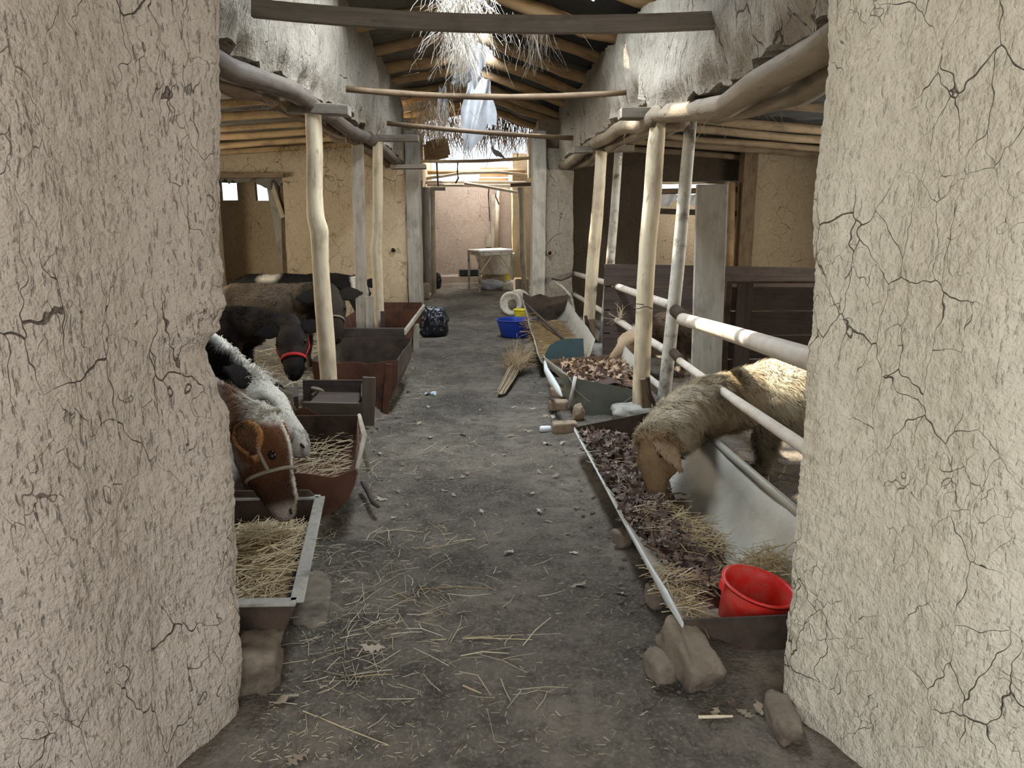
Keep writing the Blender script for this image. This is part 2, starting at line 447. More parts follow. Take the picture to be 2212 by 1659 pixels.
def mattingmat(name, c1, c2):
    s = NT(name)
    w = s.noise(1, 3, .6, s.mp((3, 60, 3)))
    b = s.noise(2.2, 5, .65)
    return s.done(s.mix(s.ramp(s.math('ADD', s.math('MULTIPLY', w, .5), s.math('MULTIPLY', b, .5)), (.36, 0), (.62, 1)), c1, c2), .8, s.bump(w, .4, .006), spec=.2)
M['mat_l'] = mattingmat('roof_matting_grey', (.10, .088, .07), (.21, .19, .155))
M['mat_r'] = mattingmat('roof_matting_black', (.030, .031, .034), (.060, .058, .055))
M['straw'] = colmat('straw', .7, .15, 30)
M['leaf'] = colmat('dry_leaf', .7, .3, 60, spec=.35)
M['fur'] = colmat('fur', .75, .05, 40, spec=.2, trl=.3)
M['hide'] = colmat('hide', .9, .2, 50, spec=.1)
M['eye'] = plastic('dark_eye', (.008, .006, .005), (.02, .015, .01), .1, .12)
M['inner_ear'] = plastic('dark_inner_ear', (.10, .055, .032), (.16, .09, .05), .5, .9)
M['nose'] = plastic('dark_wet_nose', (.022, .020, .022), (.06, .05, .05), .3, .35)
M['rope'] = wood('grey_brown_rope', (.17, .145, .105), (.27, .23, .17), (.10, .08, .055), .5, 90)
M['red_strap'] = plastic('red_webbing', (.42, .02, .02), (.2, .03, .03), .3, .8)
M['enamel'] = plastic('white_enamel', (.72, .73, .76), (.4, .38, .36), .3, .35)
M['bluegrey'] = plastic('light_blue_sheeting', (.52, .64, .72), (.55, .5, .45), .4, .6)
# ------------------------------------------------------------------ the setting
def sstep(a, b, x):
    t = np.clip((x - a) / (b - a), 0, 1); return t * t * (3 - 2 * t)
def fz(x, y):
    x = np.atleast_1d(np.asarray(x, float)); y = np.atleast_1d(np.asarray(y, float))
    z = np.zeros_like(x); o = np.zeros_like(x)
    e = .05 * fbm(np.stack([x * 2, y * 3.1, o], 1), 3)
    z = z + .2 * sstep(12.6, 16, y)
    z = z + .055 * sstep(-.80, -.90, x + e) * sstep(2.2, 2.7, y) * sstep(12.5, 12.0, y)
    z = z + .03 * sstep(.58, .72, x + e) * sstep(2.1, 2.6, y) * sstep(12.5, 12, y)
    z = z + .014 * fbm(np.stack([x * 1.6, y * 1.6, o + 3], 1), 4) + .008 * fbm(np.stack([x * 9, y * 9, o + 5], 1), 4)
    return z
def FZ(x, y): return float(fz([x], [y])[0])
xs = np.concatenate([np.linspace(-6.5, -1.7, 34)[:-1], np.linspace(-1.7, 1.7, 190), np.linspace(1.7, 6.5, 34)[1:]])
ys = np.concatenate([np.linspace(-8, 1.6, 24)[:-1], np.linspace(1.6, 7.0, 270)[:-1], np.linspace(7, 18.8, 200)])
GX, GY = np.meshgrid(xs, ys, indexing='ij')
GZ = fz(GX.ravel(), GY.ravel()).reshape(GX.shape)
struct(MB().gridA(np.stack([GX, GY, GZ], -1)).build('floor', M['dirt'], smooth=True))

def profile_wall(name, m, prof, zs, corner, xc_tab, amp=.012):
    """wall swept along a plan outline; its free end follows an uneven edge (corner offsets by height)"""
    P = []
    seg = []
    for (a, b, n) in zip(prof[:-1], prof[1:], [p[2] for p in prof[:-1]]):
        for k in range(n): seg.append((a[0] + (b[0] - a[0]) * k / n, a[1] + (b[1] - a[1]) * k / n))
    seg.append(prof[-1][:2]); seg = np.array(seg)
    for _ in range(160): seg[1:-1] = .5 * seg[1:-1] + .25 * (seg[:-2] + seg[2:])
    sg = 1 if corner[0] > 0 else -1
    vis = seg[:, 1] > 1.0; ic = np.where(vis)[0][np.argmin((sg * seg[:, 0] / seg[:, 1])[vis])]; corner = tuple(seg[ic])
    tab = sorted((p.z, p.x) for p in (PY(a, b, corner[1]) for a, b in xc_tab))
    tz = np.array([t[0] for t in tab]); tx = np.array([t[1] for t in tab])
    xo = np.interp(zs, tz, tx) + .0035 * fb1(zs * 17, 4) + .003 * fb1(zs * 75, 9)
    d = np.hypot(seg[:, 0] - corner[0], seg[:, 1] - corner[1])
    w = np.exp(-(d / .16) ** 2)
    A = np.zeros((len(seg), len(zs), 3))
    A[:, :, 0] = seg[:, 0][:, None] + w[:, None] * (xo - corner[0])[None, :]
    A[:, :, 1] = seg[:, 1][:, None]
    A[:, :, 2] = zs[None, :]
    G = A.copy()
    T = np.gradient(seg, axis=0); T /= np.linalg.norm(T, axis=1)[:, None] + 1e-9
    N = np.stack([-T[:, 1], T[:, 0]], 1)
    q = A.reshape(-1, 3)
    h = amp * fbm(q * np.array([2.2, 2.2, 1.6]), 4) + .25 * amp * fbm(q * np.array([26, 26, 12]), 3)
    h = h.reshape(A.shape[:2])
    A[:, :, 0] += N[:, 0][:, None] * h; A[:, :, 1] += N[:, 1][:, None] * h
    return struct(MB().gridA(A, gc=G).build(name, m, smooth=True))

zf = np.concatenate([np.linspace(-.05, 2.3, 300), np.linspace(2.3, 2.6, 8)[1:]])
YC = 2.25
def edge_tab(pp):
    return pp
lt = edge_tab([(468, -60), (470, 0), (474, 150), (477, 300), (480, 420), (484, 530), (489, 590), (485, 620), (497, 655), (494, 668), (484, 690), (487, 710), (462, 728), (455, 750), (458, 775), (470, 800), (482, 825),
               (484, 850), (498, 890), (500, 950), (505, 1050), (510, 1150), (516, 1290), (520, 1350), (528, 1420), (526, 1470), (519, 1500), (524, 1535), (508, 1570), (516, 1590), (494, 1625), (488, 1659)])
cl = (-.845, YC)
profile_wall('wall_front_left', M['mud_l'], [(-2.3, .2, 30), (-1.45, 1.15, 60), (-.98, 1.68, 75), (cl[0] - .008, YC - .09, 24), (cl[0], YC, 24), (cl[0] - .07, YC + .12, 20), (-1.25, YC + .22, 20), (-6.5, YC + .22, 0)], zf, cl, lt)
rt_ = edge_tab([(1794, -60), (1792, 0), (1790, 120), (1786, 200), (1778, 270), (1772, 330), (1764, 420), (1757, 560), (1750, 700), (1741, 790), (1745, 830), (1738, 920), (1736, 960), (1730, 1060), (1728, 1130), (1718, 1240), (1714, 1300),
                (1704, 1330), (1700, 1380), (1694, 1420), (1690, 1490), (1694, 1540), (1706, 1560), (1716, 1600), (1735, 1625), (1752, 1659)])
cr = (1.015, YC)
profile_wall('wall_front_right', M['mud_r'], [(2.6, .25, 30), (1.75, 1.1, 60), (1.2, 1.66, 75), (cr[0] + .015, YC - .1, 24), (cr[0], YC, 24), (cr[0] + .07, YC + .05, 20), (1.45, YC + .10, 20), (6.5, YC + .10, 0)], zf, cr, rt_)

def slab(mb, a, b, res=.12, amp=.012, fr=3.0):
    """box a..b with an uneven surface"""
    a = np.array(a, float); b = np.array(b, float)
    for ax in range(3):
        u, v = [(1, 2), (2, 0), (0, 1)][ax]
        nu = max(1, int((b[u] - a[u]) / res)); nv = max(1, int((b[v] - a[v]) / res))
        U, V = np.meshgrid(np.linspace(a[u], b[u], nu + 1), np.linspace(a[v], b[v], nv + 1), indexing='ij')
        for side in (0, 1):
            P = np.zeros(U.shape + (3,)); P[..., u] = U; P[..., v] = V; P[..., ax] = (b if side else a)[ax]
            q = P.reshape(-1, 3)
            D = np.stack([fbm(q * fr + k * 31.7, 3) for k in range(3)], 1) * amp
            mb.gridA((q + D).reshape(P.shape), flip=(side == 0), gc=P)
    return mb

# outer walls and the wall over the entrance
mb = MB()
for (y0, y1, z0, z1) in ((2.3, 18.8, -.05, 1.35), (2.3, 18.8, 2.15, 3.0), (2.3, 6.0, 1.35, 2.15), (11.0, 18.8, 1.35, 2.15), (8.3, 8.7, 1.35, 2.15)):
    slab(mb, (-6.5, y0, z0), (-6.2, y1, z1), .5)  # the window slots are added for the left lamp
struct(mb.build('wall_outer_left', M['mud_in'], smooth=False))
mb = MB()
for (y0, y1, z0, z1) in ((2.3, 18.8, -.05, 1.5), (2.3, 18.8, 2.2, 3.0), (2.3, 5.6, 1.5, 2.2), (9.4, 18.8, 1.5, 2.2)):
    slab(mb, (6.2, y0, z0), (6.5, y1, z1), .5)
struct(mb.build('wall_outer_right', M['mud_in']))
mb = MB(); slab(mb, (-6.5, 2.3, 2.52), (6.5, 2.5, 4.2), .5); mb.box((0, .4, 2.62), (5.2, 4.0, .1))
struct(mb.build('wall_front_lintel', M['mud_in']))

# cross wall with the wide opening over the passage
CWY = 12.6
mb = MB()
slab(mb, (-3.12, CWY, -.05), (-1.2, CWY + .45, 2.9), .1)
slab(mb, (-6.4, CWY, -.05), (-4.25, CWY + .45, 2.9), .3)
slab(mb, (-4.3, CWY, 2.29), (-3.05, CWY + .45, 2.9), .12)
struct(mb.build('wall_cross_left', M['mud_in'], smooth=True))
mb = MB()
slab(mb, (1.0, CWY, -.05), (1.48, CWY + .5, 2.7), .07, .022, 5)
struct(mb.build('wall_cross_right_pillar', M['mud_up'], smooth=True))
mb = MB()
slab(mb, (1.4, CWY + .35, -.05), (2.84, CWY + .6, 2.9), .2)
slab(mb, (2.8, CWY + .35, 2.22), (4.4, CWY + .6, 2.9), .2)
struct(mb.build('wall_cross_right_shaded', M['mud_shade'], smooth=True))  # set-back wall, its shade painted as dark plaster
mb = MB(); slab(mb, (4.36, CWY - .1, -.05), (6.4, CWY + .4, 2.9), .15)
struct(mb.build('wall_cross_right', M['mud_in'], smooth=True))
# niche behind the left doorway with small window holes through to daylight
NY = 13.35
holes = []
for (x0, y0, x1, y1) in ((474, 394, 513, 431), (550, 396, 580, 433)):
    a, b = PY(x0, y0, NY), PY(x1, y1, NY); holes.append((a.x, b.x, b.z, a.z))
mb = MB(); zl, zh = min(h[2] for h in holes), max(h[3] for h in holes)
slab(mb, (-5.2, NY, -.05), (-2.9, NY + .12, zl), .1)
slab(mb, (-5.2, NY, zh), (-2.9, NY + .12, 2.9), .15)
xe = [-5.2] + [v for h in holes for v in (h[0], h[1])] + [-3.28]
for k in range(0, len(xe), 2): slab(mb, (xe[k], NY, zl - .01), (xe[k + 1], NY + .12, zh + .01), .08)
struct(mb.build('wall_niche_left', M['mud_in'], smooth=True))
# room seen through the right doorway
mb = MB(); slab(mb, (2.4, 16.4, -.05), (6.3, 16.6, 2.02), .25); slab(mb, (2.4, 16.4, 2.34), (6.3, 16.6, 3.0), .25)
for a, b in ((2.4, 3.35), (5.0, 6.3)): slab(mb, (a, 16.4, 2.0), (b, 16.6, 2.36), .2)
struct(mb.build('wall_side_room', M['mud_in'], smooth=True))
# far end of the passage
BY = 18.3
mb = MB(); slab(mb, (-3.2, BY, -.05), (3.2, BY + .3, 2.42), .15, .02)
struct(mb.build('wall_back', M['mud_far'], smooth=True))
mb = MB(); slab(mb, (-1.7, 15.6, -.05), (-1.14, BY, 3.0), .12, .02)
struct(mb.build('wall_far_left', M['mud_in'], smooth=True))
mb = MB(); slab(mb, (.68, 17.25, -.05), (1.5, BY, 3.0), .12, .02); slab(mb, (.95, 13.1, 2.45), (1.4, 16.4, 3.2), .12, .03)
struct(mb.build('wall_far_right', M['mud_in'], smooth=True))
mb = MB(); slab(mb, (-1.6, 13.05, 2.3), (-1.12, 15.7, 3.2), .12, .03)
struct(mb.build('wall_far_left_upper', M['mud_in'], smooth=True))

# plastered walls hanging above the passage on both sides
def upper_wall(name, xin, sgn, y0, y1, zb, zt, m, hole=None, seed=1.0):
    ny, nz = int((y1 - y0) / .045), 34
    Y = np.linspace(y0, y1, ny); lo = zb(Y) + .035 * fb1(Y * 3.2, seed) + .022 * fb1(Y * 13, seed + 2); hi = zt(Y) + .04 * fb1(Y * 2.3, seed + 5) + .02 * fb1(Y * 11, seed + 7)
    T = np.linspace(0, 1, nz)
    P = np.zeros((ny, nz, 3)); P[:, :, 1] = Y[:, None]; P[:, :, 2] = lo[:, None] + (hi - lo)[:, None] * T[None]
    P[:, :, 0] = xin; G = P.copy(); q = P.reshape(-1, 3)
    bulge = .05 * fbm(q * 1.3 + seed, 3) + .018 * fbm(q * np.array([8, 8, 5]) + seed, 3)
    low = np.exp(-((P[:, :, 2] - lo[:, None]) / .10) ** 2)
    P[:, :, 0] += -sgn * (bulge.reshape(ny, nz)) + sgn * low * (.05 + .05 * fb1(Y * 6, seed + 9)[:, None])
    keep = np.ones((ny - 1, nz - 1), bool)
    if hole:
        cy, cz, r = hole
        ym = (Y[:-1] + Y[1:]) / 2
        zm = (P[:-1, :-1, 2] + P[1:, 1:, 2]) / 2
        keep = (((ym[:, None] - cy) / r) ** 2 + ((zm - cz) / (r * .9)) ** 2) > 1
    mb = MB(); mb.gridA(P, keep, flip=(sgn < 0), gc=G)
    Q = P.copy(); Q[:, :, 0] = xin + sgn * .3; mb.gridA(Q, keep, flip=(sgn > 0))
    B = np.zeros((ny, 5, 3)); 
    for k in range(5): B[:, k] = P[:, 0] * (1 - k / 4) + Q[:, 0] * (k / 4)
    B[:, 1:4, 2] += .03 * fb1(Y * 9, seed + 3)[:, None]
    mb.gridA(B, flip=(sgn > 0))
    B2 = np.stack([P[:, -1], Q[:, -1]], 1); mb.gridA(B2, flip=(sgn < 0))
    E_ = np.stack([P[-1], Q[-1]], 0); mb.gridA(E_, flip=(sgn < 0))
    return struct(mb.build(name, m, smooth=True))
zbL = lambda Y: np.interp(Y, [2.4, 4, 6, 8, 11, 13], [2.44, 2.44, 2.50, 2.56, 2.60, 2.52])
ztL = lambda Y: np.interp(Y, [2.4, 8, 13], [3.55, 3.62, 3.45])
zbR = lambda Y: np.interp(Y, [2.4, 5.0, 5.9, 6.4, 9, 13], [2.28, 2.28, 2.36, 2.52, 2.50, 2.50])
ztR = lambda Y: np.interp(Y, [2.4, 6, 8, 13], [3.1, 3.12, 3.2, 3.35])
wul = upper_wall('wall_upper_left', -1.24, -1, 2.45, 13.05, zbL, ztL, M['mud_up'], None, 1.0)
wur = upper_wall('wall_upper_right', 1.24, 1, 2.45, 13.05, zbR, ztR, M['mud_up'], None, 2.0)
def log(pts, r, n=10, jit=.04): 
    pts = [Vector(p) for p in pts]; out = []; rr = []
    for k in range(len(pts) - 1):
        for q in range(3):
            p = pts[k].lerp(pts[k + 1], q / 3) + Vector([random.uniform(-.3, .3) * r for _ in range(3)]); out.append(p); rr.append(r * random.uniform(.93, 1.07))
    out.append(pts[-1]); rr.append(r * .95)
    return MB().tube(out, rr, n, jit=jit)
# beams carrying the hanging walls (two poles each side)
for wl, sg, zb in ((wul, -1, zbL), (wur, 1, zbR)):
    for dx, r, m in ((1.28, .066, 'log' if sg > 0 else 'dark_wood2'), (1.46, .082, 'log' if sg > 0 else 'brown_wood')):
        for y0, y1 in ((2.5, 6.1), (5.8, 9.4), (9.1, 12.65)):
            z = lambda y: float(zb(np.array([y]))[0]) - .075
            log([(sg * dx, y0, z(y0)), (sg * (dx + .03), (y0 + y1) / 2, z((y0 + y1) / 2) - .03), (sg * dx, y1, z(y1))], r, 12, .07).build('beam', M[m], wl, smooth=True)

# roofs: wavy matting on pole rafters
def roof(name, x0, z0, x1, z1, y0, y1, m, nx, seed, gap=None, sag=.035, rwood='rafter', step=.62, r=(.036, .055), rz=-.07, rx=None):
    ny = int((y1 - y0) / .09); nxs = nx
    U = np.linspace(0, 1, nxs); Y = np.linspace(y0, y1, ny)
    P = np.zeros((ny, nxs, 3)); P[:, :, 1] = Y[:, None]; P[:, :, 0] = x0 + (x1 - x0) * U[None]; P[:, :, 2] = z0 + (z1 - z0) * U[None]
    q = P.reshape(-1, 3).copy(); q[:, 2] = seed
    P[:, :, 2] += (sag * np.abs(np.sin((Y - y0) / step * math.pi))[:, None] * -1.0) + sag * fbm(q * 2.5, 3).reshape(ny, nxs) + .02
    keep = None
    if gap:
        ym = (Y[:-1] + Y[1:]) / 2; xm = (P[0, :-1, 0] + P[0, 1:, 0]) / 2
        keep = np.ones((ny - 1, nxs - 1), bool)
        for (gx, gy, rx_, ry_) in gap:
            jag = .28 * fbm(np.stack([np.repeat(ym, len(xm)) * 5, np.tile(xm, len(ym)) * 6, np.full(len(ym) * len(xm), seed)], 1), 2).reshape(len(ym), len(xm))
            keep &= (((xm[None] - gx) / rx_) ** 2 + ((ym[:, None] - gy) / ry_) ** 2) > 1 + jag
    c = struct(MB().gridA(P, keep).build(name, m, smooth=True))
    y = y0 + .25; rr_ = random.Random(int(seed * 10))
    while y < y1:
        a = Vector((x0, y + rr_.uniform(-.08, .08), z0 + rz)); b = Vector((x1, y + rr_.uniform(-.12, .12), z1 + rz))
        if rx: b = a.lerp(b, rx)
        mid = a.lerp(b, .5) + Vector((0, rr_.uniform(-.04, .04), rr_.uniform(-.04, .015)))
        log([a, mid, b], rr_.uniform(*r), 9).build('rafter', M[rwood], c, smooth=True)
        y += step * rr_.uniform(.85, 1.2)
    return c
roof('ceiling_left', -1.36, 2.86, -6.4, 2.56, 2.4, 18.8, M['mat_l'], 40, 3.3, step=.85)
roof('ceiling_right', 1.36, 2.84, 6.4, 2.50, 2.4, 18.8, M['mat_r'], 40, 5.1, step=.95, rwood='rafter_dark')
gapsL = [(0.0, 5.6, .34, 1.15), (0, 10.4, .16, 1.4)]
gapsR = [(0.05, 5.8, .42, 1.0), (.35, 7.0, .2, .35), (0, 10.6, .14, 1.2), (.93, 7.12, .07, .075)]
roof('ceiling_centre_left', -1.5, 3.58, .02, 3.86, 2.4, 16.3, M['mat_l'], 34, 7.7, gapsL, step=1.12, r=(.055, .075))
roof('ceiling_centre_right', 1.5, 3.26, -.02, 3.78, 2.4, 16.3, M['mat_r'], 34, 9.2, gapsR, step=1.12, r=(.055, .078))
# ------------------------------------------------------------------ posts, planks, rails
def depth(p): return (Vector(p) - CAMP).dot(FW)
def pix_tube(pl, Y, n=14, jit=.02, sub=4):
    """pole from (px, py, width) samples of its outline standing at distance Y"""
    out, rr = [], []
    for k in range(len(pl) - 1):
        for q in range(sub):
            t = q / sub
            a = [pl[k][i] * (1 - t) + pl[k + 1][i] * t for i in range(3)]
            yy = Y if not isinstance(Y, tuple) else None
            p = PY(a[0], a[1], Y); out.append(p); rr.append(a[2] / 2 * depth(p) / F)
    a = pl[-1]; p = PY(a[0], a[1], Y); out.append(p); rr.append(a[2] / 2 * depth(p) / F)
    return MB().tube(out, rr, n, up=(0, 1, 0), jit=jit), out
def post(name, pl, Y, m, label, cat='post', jit=.025, group=None):
    mb, pts = pix_tube(pl, Y, jit=jit)
    b = pts[-1].copy()
    return tag(mb.build(name, M[m], base=b, smooth=True), label, cat, group)
post('wooden_post', [(676, 236, 35), (680, 330, 36), (679, 420, 35), (682, 470, 38), (690, 500, 40), (692, 560, 36), (697, 640, 37), (706, 760, 38), (712, 850, 37), (714, 918, 36)], 6.1, 'pole', 'thick pale debarked pole with a rope knotted round its foot')
post('wooden_post', [(816, 300, 22), (816, 420, 22), (815, 500, 21), (812, 540, 25), (815, 590, 23), (820, 700, 22), (824, 760, 22)], 9.5, 'pole', 'slim crooked pale pole with a knot, beside the grey split plank post')
post('wooden_post', [(1423, 248, 33), (1416, 320, 38), (1409, 430, 39), (1399, 530, 38), (1393, 640, 37), (1388, 760, 37), (1384, 850, 36), (1382, 922, 36)], 5.85, 'pole', 'thick pale debarked pole on a stone, wire tied round its middle')
post('wooden_post', [(1299, 326, 25), (1295, 400, 25), (1289, 480, 27), (1281, 560, 27), (1273, 680, 26), (1267, 772, 26)], 9.0, 'pole', 'pale pole on a concrete block behind the teal metal sheet')
post('pipe_post', [(1493, 255, 26), (1480, 400, 28), (1462, 600, 29), (1445, 760, 29), (1432, 880, 29)], 6.15, 'pipe_post', 'thick leaning mottled pipe post carrying the near railings', jit=0)
post('pipe_post', [(1337, 318, 18), (1327, 460, 19), (1314, 620, 20), (1303, 752, 21)], 9.4, 'pipe_post', 'thin leaning mottled pipe post carrying the farther railings', jit=0)
# split plank post on the left
b = PY(785, 758, 9.4); o = thing('plank_post', 'grey split plank post with a short board nailed to its foot', 'post', b)
MB().bar(PY(772, 300, 9.4), PY(784, 762, 9.4), .135, .07, (0, 1, 0), seg=6, wob=.03).build('plank', M['grey_wood'], o, bevel=.006)
MB().bar(PY(798, 640, 9.34), PY(800, 760, 9.34), .10, .035, (0, 1, 0), seg=3, wob=.03).build('short_board', M['grey_wood'], o, bevel=.005)
# iron straps and boards against the right-hand posts
for (pl, Y, lab) in (([(1392, 818), (1398, 922)], 5.72, 'dark upright board nailed to the foot of the wire-tied pole'), ([(1276, 690), (1282, 772)], 8.9, 'dark upright board nailed to the foot of the pole on the concrete block')):
    a, c = PY(*pl[0], Y), PY(*pl[1], Y)
    tag(MB().bar(a, c, .075, .05, (0, 1, 0), seg=2, wob=.03).build('nailed_board', M['brown_wood'], base=c, bevel=.004), lab, 'board')
for (pp, Y, w, lab) in (([(1399, 815), (1403, 850), (1420, 885), (1450, 912)], 5.7, .018, 'curved dark iron strap bent away from the wire-tied pole'), ([(1265, 682), (1270, 710), (1285, 735), (1312, 755)], 8.85, .02, 'curved dark iron strap bent away from the pole on the concrete block')):
    pts = [PY(a, c, Y - .02) for a, c in pp]
    tag(MB().tube(pts, [(w, .03)] * 4, 6, up=(0, 1, 0)).build('iron_strap', M['dark_rust'], base=pts[-1]), lab, 'strap')
# head boards on top of the posts
for (x0, y0, x1, y1, Y, h, w, lab) in ((595, 232, 757, 240, 6.1, .075, .16, 'weathered head board on top of the thick pole with the rope'),
                              (718, 300, 905, 299, 9.5, .07, .16, 'weathered head board across the crooked pole and the plank post'),
                              (1338, 246, 1528, 247, 5.95, .075, .18, 'weathered head board across the wire-tied pole and the thick pipe post'),
                              (1238, 324, 1366, 321, 9.1, .07, .16, 'weathered head board across the pole on the block and the thin pipe post')):
    a, c = PY(x0, y0, Y), PY(x1, y1, Y)
    tag(MB().bar(a, c, w, h, (0, 0, 1), seg=5, wob=.05).build('head_board', M['brown_grey'], base=a, bevel=.006), lab, 'board')
# door timbers at the cross wall, weathered grey
def upright(n, x0, x1, y0, y1, z0, z1, m='grey_wood'):
    o = MB().bar(((x0 + x1) / 2, (y0 + y1) / 2, z0), ((x0 + x1) / 2, (y0 + y1) / 2, z1), x1 - x0, y1 - y0, (0, 1, 0), seg=10, wob=.012).build(n, M[m], bevel=.008)
    return struct(o)
upright('trim_1', -1.19, -.985, 12.55, 13.08, .0, 2.95, 'brown_grey2')
upright('trim_2', .82, 1.03, 12.55, 13.1, .0, 2.95, 'pale_board')
a, c = PY(845, 361, 12.3), PY(920, 360, 12.3)
struct(MB().bar(a, c, .3, .06, seg=4, wob=.03).build('trim_3', M['brown_grey'], bevel=.005))
# timber head over the left doorway
a, c = PY(470, 379, 12.52), PY(614, 379, 12.52)
struct(MB().bar(a, c, .12, .07, seg=5, wob=.05).build('trim_4', M['brown_wood']))

# cross rods over the passage
for (x0, y0, x1, y1, Y, r, sg, m, lab) in ((545, 18, 1640, 38, 4.35, .040, -.055, 'brown_grey', 'thick sawn tie bar spanning the passage under the ragged roof hole'),
                                     (748, 192, 1352, 200, 7.0, .026, -.05, 'brown_wood', 'thin dark tie bar spanning the passage between the two hanging walls'),
                                     (836, 266, 1238, 298, 10.3, .030, -.02, 'brown_wood', 'sloping tie bar spanning the passage behind the hanging plastic sheet'),
                                     (878, 347, 1178, 338, 13.4, .026, -.04, 'rafter', 'bent thin pole spanning the passage with a pigeon on it')):
    a, c = PY(x0, y0, Y), PY(x1, y1, Y)
    pts = [a.lerp(c, t) + Vector((0, 0, sg * 4 * t * (1 - t))) for t in np.linspace(0, 1, 13)]
    mb = MB()
    if r == .040: 
        vs = []; 
        mb.strip(pts, .05, .085)
        o = mb.build('tie_bar', M[m], base=a)
    else:
        o = mb.tube(pts, [r * random.uniform(.9, 1.08) for _ in pts], 8, jit=.05).build('tie_bar', M[m], base=a, smooth=True)
    tag(o, lab, 'bar')

# railings of the sheep pen
def rail(name, pts, r, m, label, n=14):
    o = MB().tube(pts, r, n, up=(0, 0, 1)).build(name, M[m], base=pts[0], smooth=True); return tag(o, label, 'railing')
rail('pipe_rail', [PX(1470, 688, 1.5), PX(1606, 729, 1.38), PX(1742, 773, 1.25), PX(1800, 793, 1.2)], .046, 'pipe', 'thick dusty upper pipe rail running over the feeding sheep')
rail('pipe_rail', [PX(1458, 772, 1.5), PX(1540, 832, 1.42), PX(1640, 900, 1.32), PX(1738, 967, 1.22), PX(1790, 1004, 1.17)], .027, 'pipe', 'thin dusty lower pipe rail resting on the feeding sheep')
rail('pipe_rail', [PX(1232, 588, 1.52), PX(1310, 611, 1.52), PX(1442, 657, 1.52)], .036, 'pipe', 'upper pipe rail of the far pen section above the sheep head')
rail('pipe_rail', [PX(1225, 626, 1.52), PX(1310, 678, 1.52), PX(1435, 755, 1.52)], .034, 'pipe', 'middle pipe rail of the far pen section with a straw wisp tied on')
rail('pipe_rail', [PX(1310, 745, 1.55), PX(1425, 835, 1.55), PX(1450, 856, 1.55)], .032, 'pipe', 'lowest pipe rail of the far pen section, ending in an open pipe mouth')
# sockets where rails meet the thick pipe post
for (px, py, r, lab) in ((1466, 680, .05, 'dark iron bracket holding the thick upper pipe rail'), (1462, 772, .036, 'rusty pipe coupling holding the thin lower pipe rail')):
    p = PX(px, py, 1.49)
    tag(MB().tube([p + Vector((0, .10, .02)), p - Vector((0, .10, 0))], r, 12).build('pipe_coupling', M['dark_rust'], base=p, smooth=True), lab, 'bracket')
# bent flat iron by the right pillar
pts = [PY(a, c, 12.4) for a, c in ((1192, 602), (1212, 606), (1232, 598), (1240, 590))]
tag(MB().tube(pts, [(.012, .03)] * 4, 6, up=(0, 1, 0)).build('bent_iron', M['dark_rust'], base=pts[0]), 'bent dark flat iron sticking out of the cracked mud pillar', 'iron')
pts = [PY(a, c, 12.42) for a, c in ((1194, 604), (1215, 620), (1234, 640), (1240, 672))]
tag(MB().tube(pts, .022, 8, up=(0, 1, 0)).build('bent_pipe', M['pipe_post'], base=pts[0], smooth=True), 'curved grey pipe hugging the foot of the cracked mud pillar', 'pipe')

# boarded gates behind the sheep pen
GYY = 7.0
a, c = PY(1568, 612, GYY), PY(1752, 606, GYY)
g = thing('board_gate', 'dark brown board gate with a metal frame behind the feeding sheep', 'gate', (a.x, GYY, 0))
zt = a.z; xr = 4.6
nb = 4; ed = [zt - .03 - k * (zt - .1) / nb for k in range(nb + 1)]
for k in range(nb):
    MB().bar((a.x + .06, GYY, (ed[k] + ed[k + 1]) / 2), (xr, GYY, (ed[k] + ed[k + 1]) / 2), .03, ed[k] - ed[k + 1] - .012, seg=6, wob=.008).build('board', M['dark_wood'], g, bevel=.003)
MB().bar((a.x + .02, GYY - .02, 0), (a.x + .02, GYY - .02, zt + .015), .05, .05, (0, 1, 0)).build('frame_post', M['dark_rust'], g, bevel=.003)
MB().bar((a.x, GYY - .02, zt + .012), (xr, GYY - .02, zt + .012), .04, .022).build('frame_rail', M['dark_rust'], g, bevel=.003)
MB().bar((a.x + .17, GYY - .035, .02), (a.x + .17, GYY - .035, zt), .15, .025, (0, 1, 0), seg=3, wob=.01).build('cross_board', M['dark_wood'], g, bevel=.003)
GY2 = 8.6
a2 = PY(1412, 569, GY2); c2 = PY(1752, 585, GY2)
g = thing('board_partition', 'long dark board partition farther back behind the pale leaning plank', 'partition', (a2.x, GY2, 0))
ed = [1.0, .77, .53, .29, .05]
for k in range(4):
    za0, za1 = a2.z * ed[k], a2.z * ed[k + 1]; zc = c2.z / a2.z
    MB().bar((a2.x - .55, GY2, (za0 + za1) / 2), (5.6, GY2, (za0 + za1) / 2 * zc), .035, za0 - za1 - .014, seg=6, wob=.006).build('board', M['dark_wood'], g, bevel=.003)
for x in (a2.x - .5, a2.x + .62, a2.x + 2.2):
    MB().bar((x, GY2 + .04, 0), (x, GY2 + .04, a2.z - .03), .07, .05, (0, 1, 0)).build('batten', M['dark_wood'], g)
p0, p1 = PY(1538, 398, 6.9), PY(1524, 838, 6.9)
p1 = p0 + (p1 - p0) * ((p0.z + .02) / (p0.z - p1.z))
tag(MB().bar(p1, p0, .275, .05, (0, 1, 0), seg=8, wob=.012).build('wide_plank', M['pale_board'], base=p1, bevel=.006), 'wide pale plank standing upright in the sheep pen', 'plank')

